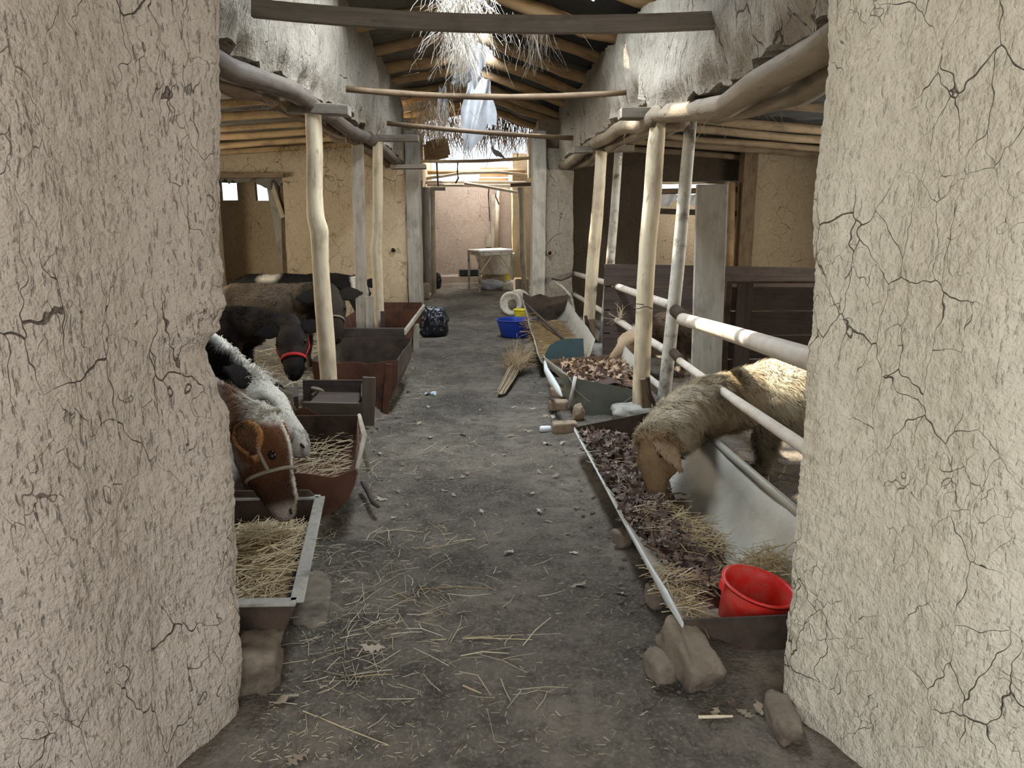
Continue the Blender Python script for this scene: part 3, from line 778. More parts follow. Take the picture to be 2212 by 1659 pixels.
# timbers round the right doorway
pts = [PY(1582, 395, 12.5), PY(1578, 572, 12.5)]; d = pts[1] - pts[0]; pts[1] = pts[0] + d * (pts[0].z / (pts[0].z - pts[1].z))
tag(MB().tube([pts[1], pts[0]], .05, 10, up=(0, 1, 0), jit=.04).build('door_pole', M['rafter'], base=pts[1], smooth=True), 'brown pole standing beside the lit right-hand doorway', 'pole')
struct(upright('trim_5', 4.0, 4.12, 12.75, 12.9, 0, 2.2, 'grey_wood'))
struct(upright('trim_6', 4.16, 4.38, 12.45, 12.7, 0, 2.85, 'brown_wood'))
a, c = PY(1418, 456, 12.9), PY(1512, 459, 12.9)
tag(MB().bar(a, c + (c - a) * 1.0, .05, .09).build('cross_rail', M['dark_wood'], base=a), 'dark rail across the lit right-hand doorway', 'rail')
a, c = PY(1418, 414, 12.95), PY(1512, 412, 12.95)
tag(MB().tube([a, c + (c - a)], .045, 8).build('lintel_pole', M['brown_wood'], base=a), 'dark round pole under the head of the right-hand doorway', 'pole')
# torn plastic in that doorway
def rag_sheet(name, corners, nu, nv, label, m='sheet', amp=.03, seed=0, rag=.25, cat='sheet'):
    """sheet hung between pixel columns: corners = list of (top point, bottom point)"""
    T = [Vector(t) for t, b in corners]; B = [Vector(b) for t, b in corners]; n = len(corners) - 1
    def at(L, u):
        k = min(int(u * n), n - 1); return L[k].lerp(L[k + 1], u * n - k)
    def fn(u, v):
        t, b = at(T, u), at(B, u); r = 1 - rag * (0.5 + 0.5 * math.sin(u * 17 + seed)) * v * (0.5 + .5 * math.sin(u * 41 + 2 * seed))
        p = t.lerp(b, v * r); 
        return p + Vector((amp * .4 * math.sin(v * 7 + u * 9 + seed), amp * math.sin(u * 14 + seed + v * 3), amp * .3 * math.sin(u * 23)))
    o = MB().grid(fn, nu, nv).build(name, M[m], base=T[0], smooth=True); return tag(o, label, cat)
rag_sheet('torn_plastic', [(PY(1418, 418, 13), PY(1420, 448, 13)), (PY(1445, 418, 13), PY(1447, 446, 13)), (PY(1470, 420, 13), PY(1468, 426, 13)), (PY(1495, 420, 13), PY(1497, 448, 13)), (PY(1512, 420, 13), PY(1512, 440, 13))], 40, 8, 'torn white plastic hanging under the right doorway head', seed=1, amp=.02)

# leaning planks in the left doorway niche
for k, (x0, y0, x1, y1, w, lab) in enumerate(((584, 385, 622, 600, .16, 'wide pale board leaning in the left doorway niche'), (612, 400, 618, 600, .10, 'narrow dark board standing in the left doorway corner'), (580, 380, 612, 470, .07, 'short pale stick slanting under the left doorway head'))):
    a, c = PY(x0, y0, 13.27 - .06 * k), PY(x1, y1, 13.27 - .06 * k)
    if k < 2: c = a + (c - a) * ((a.z - .01) / (a.z - c.z))
    tag(MB().bar(c, a, w, .03, (0, 1, 0), seg=4, wob=.02).build(['leaning_board', 'corner_board', 'slanting_stick'][k], M[['pale_board', 'brown_wood', 'pole'][k]], base=c), lab, 'board')

# ------------------------------------------------------------------ troughs
def trough_shell(prof0, prof1, y0, y1, n=10):
    """open channel whose cross-section goes from prof0 (at y0) to prof1 (at y1)"""
    mb = MB(); nz = len(prof0)
    P = np.zeros((n + 1, nz, 3))
    for i in range(n + 1):
        t = i / n
        for j in range(nz):
            P[i, j] = (prof0[j][0] * (1 - t) + prof1[j][0] * t, y0 * (1 - t) + y1 * t, prof0[j][1] * (1 - t) + prof1[j][1] * t)
    q = P.reshape(-1, 3); D = np.stack([fbm(q * 3 + k * 9, 2) for k in range(3)], 1) * .012; D[:, 1] *= .3
    return mb.gridA((q + D).reshape(P.shape))
def arc(x0, z0, x1, z1, bot, n=14, sk=0.0):
    """smooth open curve from (x0,z0) down to bot and up to (x1,z1)"""
    out = []
    for k in range(n + 1):
        t = k / n; x = x0 + (x1 - x0) * t; 
        c = math.sin(math.pi * t ** (1 + sk)) ** .55
        out.append((x, (z0 * (1 - t) + z1 * t) * (1 - c) + bot * c))
    return out
def endplate(prof, y, m, parent, name='end_plate', top=None, th=.008):
    pl = [(x, y, z) for x, z in prof]
    if top: pl += [(x, y, z) for x, z in top]
    return MB().prism(pl, (0, th, 0)).build(name, M[m], parent)
# near right: galvanised half-pipe, tilted towards the passage
t = thing('feed_trough', 'long galvanised half-pipe trough of leaves holding the red bucket', 'trough', (.9, 3.6, 0))
pr0 = arc(.665, .225, 1.31, .37, .085, 16, .12); pr1 = arc(.60, .22, 1.27, .35, .07, 16, .12)
trough_shell(pr0, pr1, 2.42, 4.9, 16).build('shell', M['galv'], t, smooth=True, solid=.006)
endplate([(x, min(z, .205 + .03 * (x - .66))) for x, z in pr0], 2.40, 'dark_rust', t, 'near_end_plate', th=.01)
endplate(pr1, 4.9, 'dark_rust', t, 'far_end_plate')
MB().tube([(1.312, 2.50, .372), (1.295, 3.6, .362), (1.272, 4.9, .352)], .022, 10).build('rolled_rim', M['galv'], t, smooth=True)
pp = [(p.x, p.y, p.z) for p in (PG(1237, 930, .215), PG(1262, 1010, .215), PG(1320, 1120, .21), PG(1385, 1232, .215), PG(1430, 1290, .22), PG(1472, 1352, .225))]
pp = [(.60 + (y - 4.9) / (2.42 - 4.9) * .065 - .004, y, z + .004) for x, y, z in pp]
MB().tube(pp, [(.004, .007), (.004, .008), (.005, .012), (.006, .017), (.009, .026), (.004, .012)], 8, up=(0, 0, 1)).build('pale_edge', M['white_edge'], t, smooth=True)
# second right: grey-green box sheet trough with leaves
t = thing('feed_trough', 'grey-green sheet trough of leaves beneath the far sheep head', 'trough', (.9, 6.6, 0))
A, B, Cc, Dd = PG(1213, 812, .38), PY(1368, 842, 5.95), PY(1368, 915, 5.95), PY(1250, 915, 5.95)
yN = 5.98
pa = [PY(1232, 815, yN), PY(1370, 842, yN), PY(1372, 925, yN), PY(1268, 925, yN), PY(1250, 900, yN)]
MB().prism([(p.x, yN, max(p.z, .02)) for p in pa], (0, .008, 0)).build('near_end_plate', M['green_sheet'], t)
lp = [PY(1232, 815, yN), PY(1250, 900, yN), PY(1232, 862, yN - .0), PY(1213, 808, yN + .25)]
MB().prism([Vector((lp[0].x, yN - .006, lp[0].z)), Vector((lp[1].x, yN - .006, lp[1].z)), PY(1218, 852, yN + .1), PY(1216, 806, yN + .1)], (0, .006, 0)).build('side_flap', M['green_sheet'], t)
MB().tube([PY(1243, 813, yN - .02), PY(1229, 880, yN - .02)], .014, 8).build('folded_seam', M['pipe_post'], t, smooth=True)
q0 = arc(pa[0].x, pa[0].z, 1.32, .40, .1, 14); q1 = arc(.57, .33, 1.34, .42, .08, 14)
trough_shell(q0, q1, yN, 7.15, 8).build('shell', M['galv'], t, smooth=True, solid=.006)
wp = [PG(1177, 782, .33), PG(1180, 800, .325), PG(1192, 822, .31), PG(1206, 843, .30), PG(1214, 856, .29)]
MB().tube(wp, [(.012, .016), (.02, .03), (.022, .045), (.018, .035), (.006, .008)], 8).build('pale_edge', M['white_edge'], t, smooth=True)
MB().prism([PY(1178, 778, 7.12), PY(1255, 772, 7.12), PY(1345, 765, 7.12), PY(1350, 800, 7.12), PY(1300, 815, 7.12), PY(1215, 806, 7.12), PY(1190, 800, 7.12)], (0, .008, 0)).build('far_end_plate', M['brown_wood'], t)
# third right: teal end sheet and long half-pipe with straw
t = thing('feed_trough', 'pale half-pipe trough of straw with a teal end sheet', 'trough', (.85, 9, 0))
yT = 7.5
tp = [(1177, 783), (1178, 765), (1186, 748), (1202, 737), (1225, 732), (1260, 731), (1262, 775), (1225, 785)]
MB().prism([PY(a, c, yT) for a, c in tp], (0, .008, 0)).build('near_end_sheet', M['teal_sheet'], t)
r0 = arc(.54, .28, 1.12, .42, .06, 16); r1 = arc(.60, .44, 1.26, .42, .08, 16)
trough_shell(r0, r1, yT + .02, 11.3, 14).build('shell', M['galv'], t, smooth=True, solid=.008)
fp = [(x, z) for x, z in r1]
endplate(fp, 11.3, 'dark_rust', t, 'far_end_plate', top=[(1.26, .50), (1.0, .47), (.85, .52), (.72, .48), (.6, .54)])
MB().bar((.62, 11.2, .40), (.98, 8.2, .22), .03, .02).build('loose_batten', M['dark_wood'], t)
for (pl, lab) in (([(1161, 745), (1166, 770), (1160, 772)], ''),): pass
# near left: square-edged grey trough with straw
t = thing('feed_trough', 'shallow grey flanged trough of straw under the brown calf', 'trough', (-.95, 2.95, 0))
zr, zb = .285, .165
n0, n1 = PG(641, 1300, zr), PG(691, 1074, zr)
xl = -1.42
def rect_trough(t, n0, n1, xl, zr, zb, wall, m, fl, ins=.06):
    y0, y1 = n0.y, n1.y
    mb = MB(); 
    top = [Vector((n0.x, y0, zr)), Vector((n1.x, y1, zr)), Vector((xl, y1, zr)), Vector((xl, y0, zr))]
    bot = [Vector((n0.x - ins, y0 + .03, zb)), Vector((n1.x - ins, y1 - .03, zb)), Vector((xl + ins, y1 - .03, zb)), Vector((xl + ins, y0 + .03, zb))]
    for k in range(4):
        mb.add([top[k], top[(k + 1) % 4], bot[(k + 1) % 4], bot[k]], [(0, 1, 2, 3)])
    mb.add(bot, [(0, 1, 2, 3)])
    mb.build('basin', M[m], t, solid=wall)
    f = MB()
    for k in range(4):
        a, b = top[k], top[(k + 1) % 4]
        f.bar(a, b, fl, .012)
    f.build('flange', M['concrete'], t, bevel=.004)
rect_trough(t, n0, n1, xl, zr, zb, .010, 'dark_rust', .048)
MB().prism([Vector((n1.x - .02, n1.y, zr)), Vector((xl, n1.y, zr)), Vector((xl, n1.y, zr + .035)), Vector((n1.x - .05, n1.y, zr + .035))], (0, .01, 0)).build('back_lip', M['dark_rust'], t)
# second left: rusty half drum
t = thing('feed_trough', 'rusty half-drum trough under the white calf muzzle', 'trough', (-.95, 4.4, 0))
p0, p1 = PG(771, 1013, .315), PG(776, 897, .36)
def half(xr, zr, r, n=18):
    return [(xr - r + r * math.cos(a), zr + r * math.sin(a) * .93) for a in np.linspace(0, -math.pi, n)]
h0, h1 = half(p0.x, p0.z, .295), half(p1.x, p1.z, .31)
trough_shell(h0, h1, p0.y, p1.y, 12).build('shell', M['rust'], t, smooth=True, solid=.008)
endplate(h0, p0.y - .005, 'rust', t, 'near_end_plate', top=[(h0[-1][0], p0.z + .0), (p0.x - .26, p0.z - .02), (p0.x - .12, p0.z - .045), (p0.x - .03, p0.z - .01)])
endplate(h1, p1.y, 'dark_rust', t, 'far_end_plate')
MB().tube([(p0.x, p0.y, p0.z), (p0.x - .03, (p0.y + p1.y) / 2, (p0.z + p1.z) / 2 + .02), (p1.x, p1.y, p1.z)], [(.012, .012), (.016, .012), (.012, .012)], 8).build('rim', M['grey_wood'], t, smooth=True)
# open wooden box behind the roped pole
t = thing('wooden_box', 'low dark wooden box beside the foot of the roped pole', 'box', (-1.25, 5.7, .05))
yB = 5.55
b0, b1 = PY(655, 870, yB), PY(798, 905, yB)
MB().bar(PY(655, 884, yB), PY(790, 886, yB), .03, .11).build('front_board', M['dark_wood2'], t, bevel=.004)
MB().bar(PY(655, 842, yB + .42), PY(790, 842, yB + .42), .03, .16).build('back_board', M['dark_wood'], t, bevel=.004)
for x in (640, 785): MB().bar(PY(x, 878, yB), PY(x, 848, yB + .42), .03, .15).build('side_board', M['dark_wood'], t)
MB().bar(PY(797, 815, yB), PY(795, 918, yB), .09, .035, (0, 1, 0), seg=3, wob=.05).build('stake', M['dark_wood2'], t)
MB().bar(PY(680, 860, yB + .2), PY(780, 862, yB + .2), .36, .02).build('bottom_board', M['dark_wood'], t)
# third left: tall rusty sheet trough, two bays
t = thing('feed_trough', 'tall rusty sheet-steel trough standing behind the roped pole', 'trough', (-1.15, 6.9, 0))
yR = 6.25
e0, e1 = PY(860, 778, yR), PY(846, 895, yR)
xr_ = e0.x; zt_ = e0.z
def sheet_trough(t, y0, y1, xr, zr, xl, zl, bx, zb, m1, m2, wavy=0):
    prof = [(xr, zr), (xr - .01, zr * .6), (bx, zb), (xl + .15, zb), (xl + .02, zl * .6), (xl, zl)]
    trough_shell(prof, prof, y0, y1, 8).build('shell', M[m1], t, solid=.008)
    wv = [(xl + (xr - xl) * k / 8, zr - .02 + .012 * math.sin(k * 1.9 + wavy)) for k in range(1, 8)]
    MB().prism([(x, y0, z) for x, z in prof + wv], (0, .008, 0)).build('near_end_plate', M[m2], t)
    MB().prism([(x, y1, z) for x, z in prof], (0, .008, 0)).build('far_end_plate', M[m1], t)
sheet_trough(t, yR, 7.5, xr_, zt_, -1.40, zt_, xr_ - .12, .02, 'dark_rust', 'rust', 1)
MB().bar(PY(840, 786, yR - .02), PY(832, 900, yR - .02), .05, .03, (0, 1, 0)).build('stiffener', M['rust'], t)
t = thing('feed_trough', 'rusty sheet-steel trough beside the crooked pole and plank post', 'trough', (-1.1, 9, 0))
f0 = PY(900, 700, 9.9)
sheet_trough(t, 7.9, 10.2, -.80, .42, -1.66, .42, -.95, .02, 'rust', 'rust', 2)
MB().bar((-1.6, 7.86, .44), (-.80, 7.86, .44), .05, .10).build('front_rail', M['dark_wood'], t, bevel=.004)
MB().bar((-.80, 7.86, .44), (-.77, 10.2, .46), .03, .05).build('side_rail', M['grey_wood'], t, bevel=.004)
MB().bar(PY(899, 700, 9.0), PY(899, 752, 9.0), .07, .035, (0, 1, 0), seg=3, wob=.05).build('stake', M['grey_wood'], t)
MB().bar((-1.66, 10.25, .40), (-.8, 10.25, .40), .04, .22).build('back_board', M['rust'], t)
MB().bar((-1.2, 9.3, .04), (-1.2, 9.3, .50), .05, .03, (0, 1, 0)).build('divider', M['dark_wood'], t)
# the two iron flats hanging on the half drum
pts = [PY(a, c, 4.75) for a, c in ((776, 900), (783, 960), (796, 1010), (797, 1050))]
tag(MB().tube(pts, [(.016, .005)] * 4, 6, up=(0, 1, 0)).build('rubber_strap', M['grey_wood'], base=pts[-1]), 'long grey strap hanging over the half-drum rim to the ground', 'strap')
pts = [PG(a, c, .06) for a, c in ((782, 1042), (795, 1062), (805, 1085), (818, 1095))]
tag(MB().tube(pts, [.012, .016, .014, .009], 7).build('short_stick', M['dark_wood'], base=pts[0], smooth=True), 'short dark stick on the ground before the half-drum trough', 'stick')
# ------------------------------------------------------------------ animals
def remesh(mb, voxel, smooth=6):
    me = bpy.data.meshes.new('tmp'); me.from_pydata(mb.v, [], mb.f); me.update()
    o = bpy.data.objects.new('tmp', me); COL.objects.link(o)
    r = o.modifiers.new('r', 'REMESH'); r.mode = 'VOXEL'; r.voxel_size = voxel
    s = o.modifiers.new('s', 'SMOOTH'); s.factor = .5; s.iterations = smooth
    dg = bpy.context.evaluated_depsgraph_get()
    nm = bpy.data.meshes.new_from_object(o.evaluated_get(dg))
    V = np.zeros(len(nm.vertices) * 3); nm.vertices.foreach_get('co', V)
    Fs = [tuple(p.vertices) for p in nm.polygons]
    bpy.data.objects.remove(o); bpy.data.meshes.remove(me); bpy.data.meshes.remove(nm)
    return V.reshape(-1, 3), Fs
def body_obj(name, V, Fs, cols, parent, m='hide'):
    b = np.array(parent['_b']); me = bpy.data.meshes.new(name); me.from_pydata((V - b).tolist(), [], Fs)
    ca = me.attributes.new('Col', 'FLOAT_COLOR', 'POINT'); ca.data.foreach_set('color', np.concatenate([cols, np.ones((len(V), 1))], 1).astype(np.float32).ravel())
    a = me.attributes.new('gc', 'FLOAT_VECTOR', 'POINT'); a.data.foreach_set('vector', V.astype(np.float32).ravel())
    me.polygons.foreach_set('use_smooth', [True] * len(me.polygons)); me.materials.append(M[m]); me.update()
    o = bpy.data.objects.new(name, me); COL.objects.link(o); o.parent = parent; o['_b'] = parent['_b']
    return o
def fur(name, V, Fs, colf, parent, count, lenf, flow, width=.004, lift=.55, wild=.35, clump=0.0, label=None, curl=0.0, seed=3, wf=None):
    """short hair blades scattered over a surface; they carry the coat colour"""
    g = np.random.default_rng(seed)
    T = []
    for f in Fs:
        for k in range(1, len(f) - 1): T.append((f[0], f[k], f[k + 1]))
    T = np.array(T); A, B, C = V[T[:, 0]], V[T[:, 1]], V[T[:, 2]]
    N = np.cross(B - A, C - A); ar = np.linalg.norm(N, axis=1); N = N / (ar[:, None] + 1e-12)
    if wf is not None: ar = ar * wf((A + B + C) / 3)
    pick = g.choice(len(T), count, p=ar / ar.sum())
    r1, r2 = np.sqrt(g.random(count)), g.random(count)
    P = A[pick] * (1 - r1)[:, None] + B[pick] * (r1 * (1 - r2))[:, None] + C[pick] * (r1 * r2)[:, None]
    n = N[pick]
    fl = flow(P); fl = fl - n * (fl * n).sum(1)[:, None]; fl /= np.linalg.norm(fl, axis=1)[:, None] + 1e-9
    rnd = g.normal(size=(count, 3)) * wild
    if clump:
        cl_ = np.stack([fbm(P * clump + 40 * k, 2) for k in range(3)], 1); rnd = rnd * .6 + cl_ * 1.1
    d = n * lift + fl * (1 - lift * .5) + rnd; d /= np.linalg.norm(d, axis=1)[:, None]
    L = lenf(P) * g.uniform(.6, 1.25, count)
    side = np.cross(d, n + g.normal(size=(count, 3)) * .5); side /= np.linalg.norm(side, axis=1)[:, None] + 1e-9
    w = width * g.uniform(.6, 1.3, count)
    mid = P + d * (L * .55)[:, None] + n * (.12 * L)[:, None]
    tip = P + d * L[:, None] + fl * (curl * L)[:, None] - np.array([0, 0, 1]) * (.12 * L)[:, None]
    P0 = P - n * .002
    W = np.stack([P0 - side * w[:, None] / 2, P0 + side * w[:, None] / 2, mid + side * w[:, None] * .4, mid - side * w[:, None] * .4, tip], 1).reshape(-1, 3)
    c = colf(P) * g.uniform(.72, 1.22, count)[:, None]
    cc = np.repeat(np.clip(c, 0, 1), 5, 0)
    i = np.arange(count) * 5
    b = np.array(parent['_b']); me = bpy.data.meshes.new(name)
    me.vertices.add(count * 5); me.vertices.foreach_set('co', (W - b).ravel())
    loops = np.stack([i, i + 1, i + 2, i + 3, i + 3, i + 2, i + 4], 1).ravel()
    me.loops.add(len(loops)); me.loops.foreach_set('vertex_index', loops.astype(np.int32))
    st = np.stack([np.arange(count) * 7, np.arange(count) * 7 + 4], 1).ravel()
    me.polygons.add(count * 2); me.polygons.foreach_set('loop_start', st.astype(np.int32))
    me.update(calc_edges=True); me.validate()
    ca = me.attributes.new('Col', 'FLOAT_COLOR', 'POINT'); ca.data.foreach_set('color', np.concatenate([cc, np.ones((len(cc), 1))], 1).astype(np.float32).ravel())
    a = me.attributes.new('gc', 'FLOAT_VECTOR', 'POINT'); a.data.foreach_set('vector', W.astype(np.float32).ravel())
    me.materials.append(M['fur'])
    try:
        me.polygons.foreach_set('use_smooth', [True] * len(me.polygons))
        nn = np.repeat(n * .8 + d * .2, 5, 0); me.normals_split_custom_set_from_vertices(nn.tolist())
    except Exception: pass
    o = bpy.data.objects.new(name, me); COL.objects.link(o); o.parent = parent; o['kind'] = 'stuff'
    return o

HEADS = {
 # t along the head: (t, centre drop, side radius, height radius), all in head lengths
 'calf': [(-.06, .20, .16, .17), (.04, .215, .245, .23), (.20, .24, .285, .285), (.38, .25, .285, .295), (.52, .24, .245, .265), (.66, .215, .205, .22), (.80, .195, .185, .185), (.92, .185, .18, .165), (1.0, .18, .135, .12)],
 'sheep': [(-.06, .17, .15, .15), (.05, .18, .21, .20), (.20, .19, .235, .235), (.38, .19, .225, .24), (.55, .18, .175, .205), (.72, .17, .118, .15), (.86, .16, .10, .118), (.95, .16, .092, .102), (1.0, .16, .065, .07)]}
class Head:
    def __init__(s, P, Mz, U, kind):
        s.P, s.M = Vector(P), Vector(Mz); s.L = (s.M - s.P).length; s.a = (s.M - s.P).normalized()
        u = Vector(U); s.u = (u - s.a * u.dot(s.a)).normalized(); s.s = s.a.cross(s.u); s.kind = kind
    def at(s, t, lat=0, up=0): return s.P + s.a * (t * s.L) + s.s * (lat * s.L) + s.u * (up * s.L)
    def prims(s, mb):
        pr = HEADS[s.kind]
        pts, rr = [], []
        for k in range(len(pr) - 1):
            for q in range(3):
                f = q / 3; v = [pr[k][i] * (1 - f) + pr[k + 1][i] * f for i in range(4)]
                pts.append(s.at(v[0], 0, -v[1])); rr.append((v[2] * s.L, v[3] * s.L))
        v = pr[-1]; pts.append(s.at(v[0], 0, -v[1])); rr.append((v[2] * s.L, v[3] * s.L))
        mb.tube(pts, rr, 18, up=s.u, rnd=True)
        for sg in (-1, 1):   # brow and cheek
            mb.tube([s.at(.28, sg * .15, -.07), s.at(.42, sg * .16, -.085)], .09 * s.L, 10, rnd=True)
            mb.tube([s.at(.14, sg * .11, -.40), s.at(.46, sg * .09, -.36)], .10 * s.L, 10, rnd=True)
        mb.tube([s.at(.84, 0, -.30), s.at(.95, 0, -.285)], [(.10 * s.L, .05 * s.L)] * 2, 10, up=s.u, rnd=True)
    def coords(s, P):
        d = P - np.array(s.P)
        return d @ np.array(s.a) / s.L, d @ np.array(s.s) / s.L, d @ np.array(s.u) / s.L
    def ear(s, sg, out, back, dn, ln, wd, t0=.06, lat=.17, up0=-.10, flat=.03, facing=None, dirv=None):
        d = dirv.normalized() if dirv is not None else (s.s * (sg * out) - s.a * back + s.u * dn).normalized()
        f = (facing if facing is not None else s.u)
        pts, rr = [], []
        for k, q in enumerate(np.linspace(0, 1, 9)):
            pts.append(s.at(t0, sg * lat, up0) + d * (q * ln * s.L) + Vector((0, 0, -1)) * (.10 * q * q * ln * s.L))
            w = math.sin(math.pi * (.12 + .86 * q) ** .85) * wd * s.L; rr.append((max(w, .012), max(flat * s.L * (1 - .6 * q), .005)))
        return MB().tube(pts, rr, 14, up=f, rnd=False)
    def eyes(s, root, t=.40, lat=.245, up=-.095, r=.042):
        for sg in (-1, 1):
            c = s.at(t, sg * lat, up)
            MB().tube([c - s.a * .004, c + s.a * .004], [r * s.L] * 2, 12, rnd=True).build('eye', M['eye'], root, smooth=True)
    def nostrils(s, root, t=.985, lat=.085, up=-.115, r=.034, pad='nose', padr=(.125, .09)):
        pd = root
        if pad:
            pd = MB().tube([s.at(.93, 0, -.155), s.at(.975, 0, -.15)], [(padr[0] * s.L, padr[1] * s.L), (padr[0] * .85 * s.L, padr[1] * .8 * s.L)], 14, up=s.u, rnd=True).build('nose_pad', M[pad], root, smooth=True)
        for sg in (-1, 1):
            c = s.at(t + .055, sg * lat, up); MB().tube([c - s.s * (sg * .008), c + s.s * (sg * .006) + s.u * .004], [(r * .5 * s.L, r * s.L)] * 2, 8, up=s.a, rnd=True).build('nostril', M['eye'], pd, smooth=True)
    def band(s, root, t, name, m, w=.03, grow=1.04, dt=0.0, w2=.012):
        pr = np.array(HEADS[s.kind]); dr, rs, rh = (np.interp(t, pr[:, 0], pr[:, k]) for k in (1, 2, 3))
        pts = []
        for k in range(25):
            a = 2 * math.pi * k / 24
            pts.append(s.at(t + dt * math.sin(a), math.cos(a) * rs * grow, -dr + math.sin(a) * rh * grow * 1.02))
        fr = MB().tube(pts, [(w2 * s.L * 1, w * s.L)] * 25, 6, up=s.a, caps=False)
        return fr.build(name, M[m], root, smooth=True)
    def strap(s, root, pts, name, m, r=.012):
        return MB().tube([s.at(*p) for p in pts], [(r, r * .6)] * len(pts), 8, up=s.s).build(name, M[m], root, smooth=True)

def quadruped(name, label, cat, rump, wither, h, head, colf, kind='calf', k=1.0, neckdrop=.12, hair=(16000, .022), lying=False, voxel=.016, group=None, ears=None, furlab=None, fat=1.0, wool=False, neck_r=1.0, neck=None):
    R, W = Vector((rump[0], rump[1], 0)), Vector((wither[0], wither[1], 0))
    ax = (W - R).normalized(); sd = Vector((-ax.y, ax.x, 0)); BL = (W - R).length
    base = (R + W) / 2; base.z = FZ(base.x, base.y)
    root = thing(name, label, cat, base, group)
    mb = MB()
    bz = lambda t, dz: R.lerp(W, t) + Vector((0, 0, h + dz))
    f = fat * k
    bt = [(-.12, -.17, .07, .09), (0, -.16, .135, .145), (.18, -.185, .175, .18), (.42, -.22, .205, .215), (.65, -.225, .20, .22), (.85, -.215, .17, .205), (1.02, -.22, .13, .17), (1.14, -.24, .085, .12)]
    mb.tube([bz(t, dz * k) for t, dz, a, b in bt], [(a * f, b * f) for t, dz, a, b in bt], 22, rnd=True)
    # neck
    hb = head.at(.06, 0, -.15)
    n0 = bz(.90, -.16 * k); n1 = n0.lerp(hb, .5) + Vector((0, 0, .03)); 
    rn = .13 * k * neck_r
    if neck: mb.tube([bz(.75, -.19 * k), bz(.98, -.2 * k)] + [p for p, r in neck] + [hb], [.17 * k, .17 * k] + [r for p, r in neck] + [.19 * head.L], 18, rnd=True)
    else: mb.tube([bz(.8, -.17 * k), n0, n0.lerp(n1, .6), n1, n1.lerp(hb, .6), hb], [(rn, .17 * k), (rn, .165 * k), (rn * .85, .15 * k * neck_r), (rn * .74, .125 * k * neck_r), (rn * .68, .105 * k * neck_r), (.17 * head.L, .17 * head.L)], 18, rnd=True)
    head.prims(mb)
    # legs with joints
    gz = base.z
    if not lying:
        for t, front in ((.04, False), (.92, True)):
            for sg in (-1, 1):
                o_ = sd * (sg * .115 * k)
                q = lambda fx, z: R.lerp(W, t) + ax * (fx * k) + o_ + Vector((0, 0, gz + z))
                if front: mb.tube([q(0, h * .62), q(.0, h * .46), q(.02, h * .27), q(.0, h * .12), q(.015, .055), q(.03, .02)], [(.06 * k, .09 * k), (.05 * k, .065 * k), .036 * k, .026 * k, .03 * k, .036 * k], 12, up=ax, rnd=True)
                else: mb.tube([q(.02, h * .68), q(.06, h * .50), q(-.04, h * .31), q(-.03, h * .15), q(-.01, .055), q(.015, .02)], [(.07 * k, .12 * k), (.055 * k, .085 * k), (.034 * k, .045 * k), .027 * k, .03 * k, .036 * k], 12, up=ax, rnd=True)
    else:
        for t in (.1, .85):
            for sg in (-1, 1):
                q = R.lerp(W, t) + sd * (sg * .16 * k); mb.tube([q + Vector((0, 0, .16)), q + ax * .16 + Vector((0, 0, gz + .05)), q - ax * .05 + Vector((0, 0, gz + .045))], [.06 * k, .045 * k, .03 * k], 10, rnd=True)
    V, Fs = remesh(mb, voxel)
    info = dict(R=np.array(R), ax=np.array(ax), sd=np.array(sd), BL=BL, h=h, head=head)
    cf = lambda P: colf(P, info)
    body_obj('body', V, Fs, np.clip(cf(V) * .8, 0, 1), root)
    AV, AF = [V], [list(Fs)]; nv = len(V)
    ears = [list(e) for e in (ears or [])]
    for e in ears:
        eb = e[0]; eo = eb; 
        ev = np.array([tuple(v) for v in eb.v]); ec = cf(ev) if e[1] is None else np.tile(np.array(e[1]), (len(ev), 1))
        e.append(body_obj('ear', ev, eb.f, ec * .9, root))
    if hair:
        flow = lambda P: np.tile(-np.array(ax) + np.array([0, 0, -.55]), (len(P), 1))
        hL = head
        def lenf(P):
            t, s_, u_ = hL.coords(P)
            m = np.clip((t + .25) / .5, 0, 1) * (np.abs(s_) < .5) * (np.abs(u_ + .15) < .55) * (t < 1.15)
            return hair[1] * (1 - .60 * m)
        def onhead(P):
            t, s_, u_ = hL.coords(P); return ((t > .10) & (np.abs(s_) < .42) & (np.abs(u_ + .18) < .42) & (t < 1.15)).astype(float)
        if wool:
            fur('wool', V, Fs, lambda P: cf(P) * 1.5, root, hair[0], lambda P: np.full(len(P), hair[1]), flow, width=.0030, lift=.8, wild=.5, clump=13.0, curl=.45, wf=lambda P: 1 - onhead(P))
            fur('face_hair', V, Fs, cf, root, 9000, lambda P: np.full(len(P), .010), lambda P: np.tile(-np.array(hL.a), (len(P), 1)), width=.003, lift=.15, wild=.15, wf=onhead)
        else:
            fur('fur', V, Fs, cf, root, hair[0], lenf, flow, width=.0045, lift=.42, wild=.30, clump=5.0, wf=lambda P: 1 - .999 * onhead(P))
            fur('face_hair', V, Fs, cf, root, 9000, lambda P: np.full(len(P), .013), lambda P: np.tile(-np.array(hL.a), (len(P), 1)), width=.003, lift=.2, wild=.2, wf=onhead)
        for e in (ears or []):
            ev = np.array([tuple(v) for v in e[0].v]); ecf = cf if e[1] is None else (lambda P, c=np.array(e[1]): np.tile(c, (len(P), 1)))
            d = np.array(ev[-1] - ev[0])
            fur('ear_hair', ev, e[0].f, ecf, e[2], 1400, lambda P: np.full(len(P), .017), lambda P, d=d: np.tile(d, (len(P), 1)), width=.0035, lift=.35)
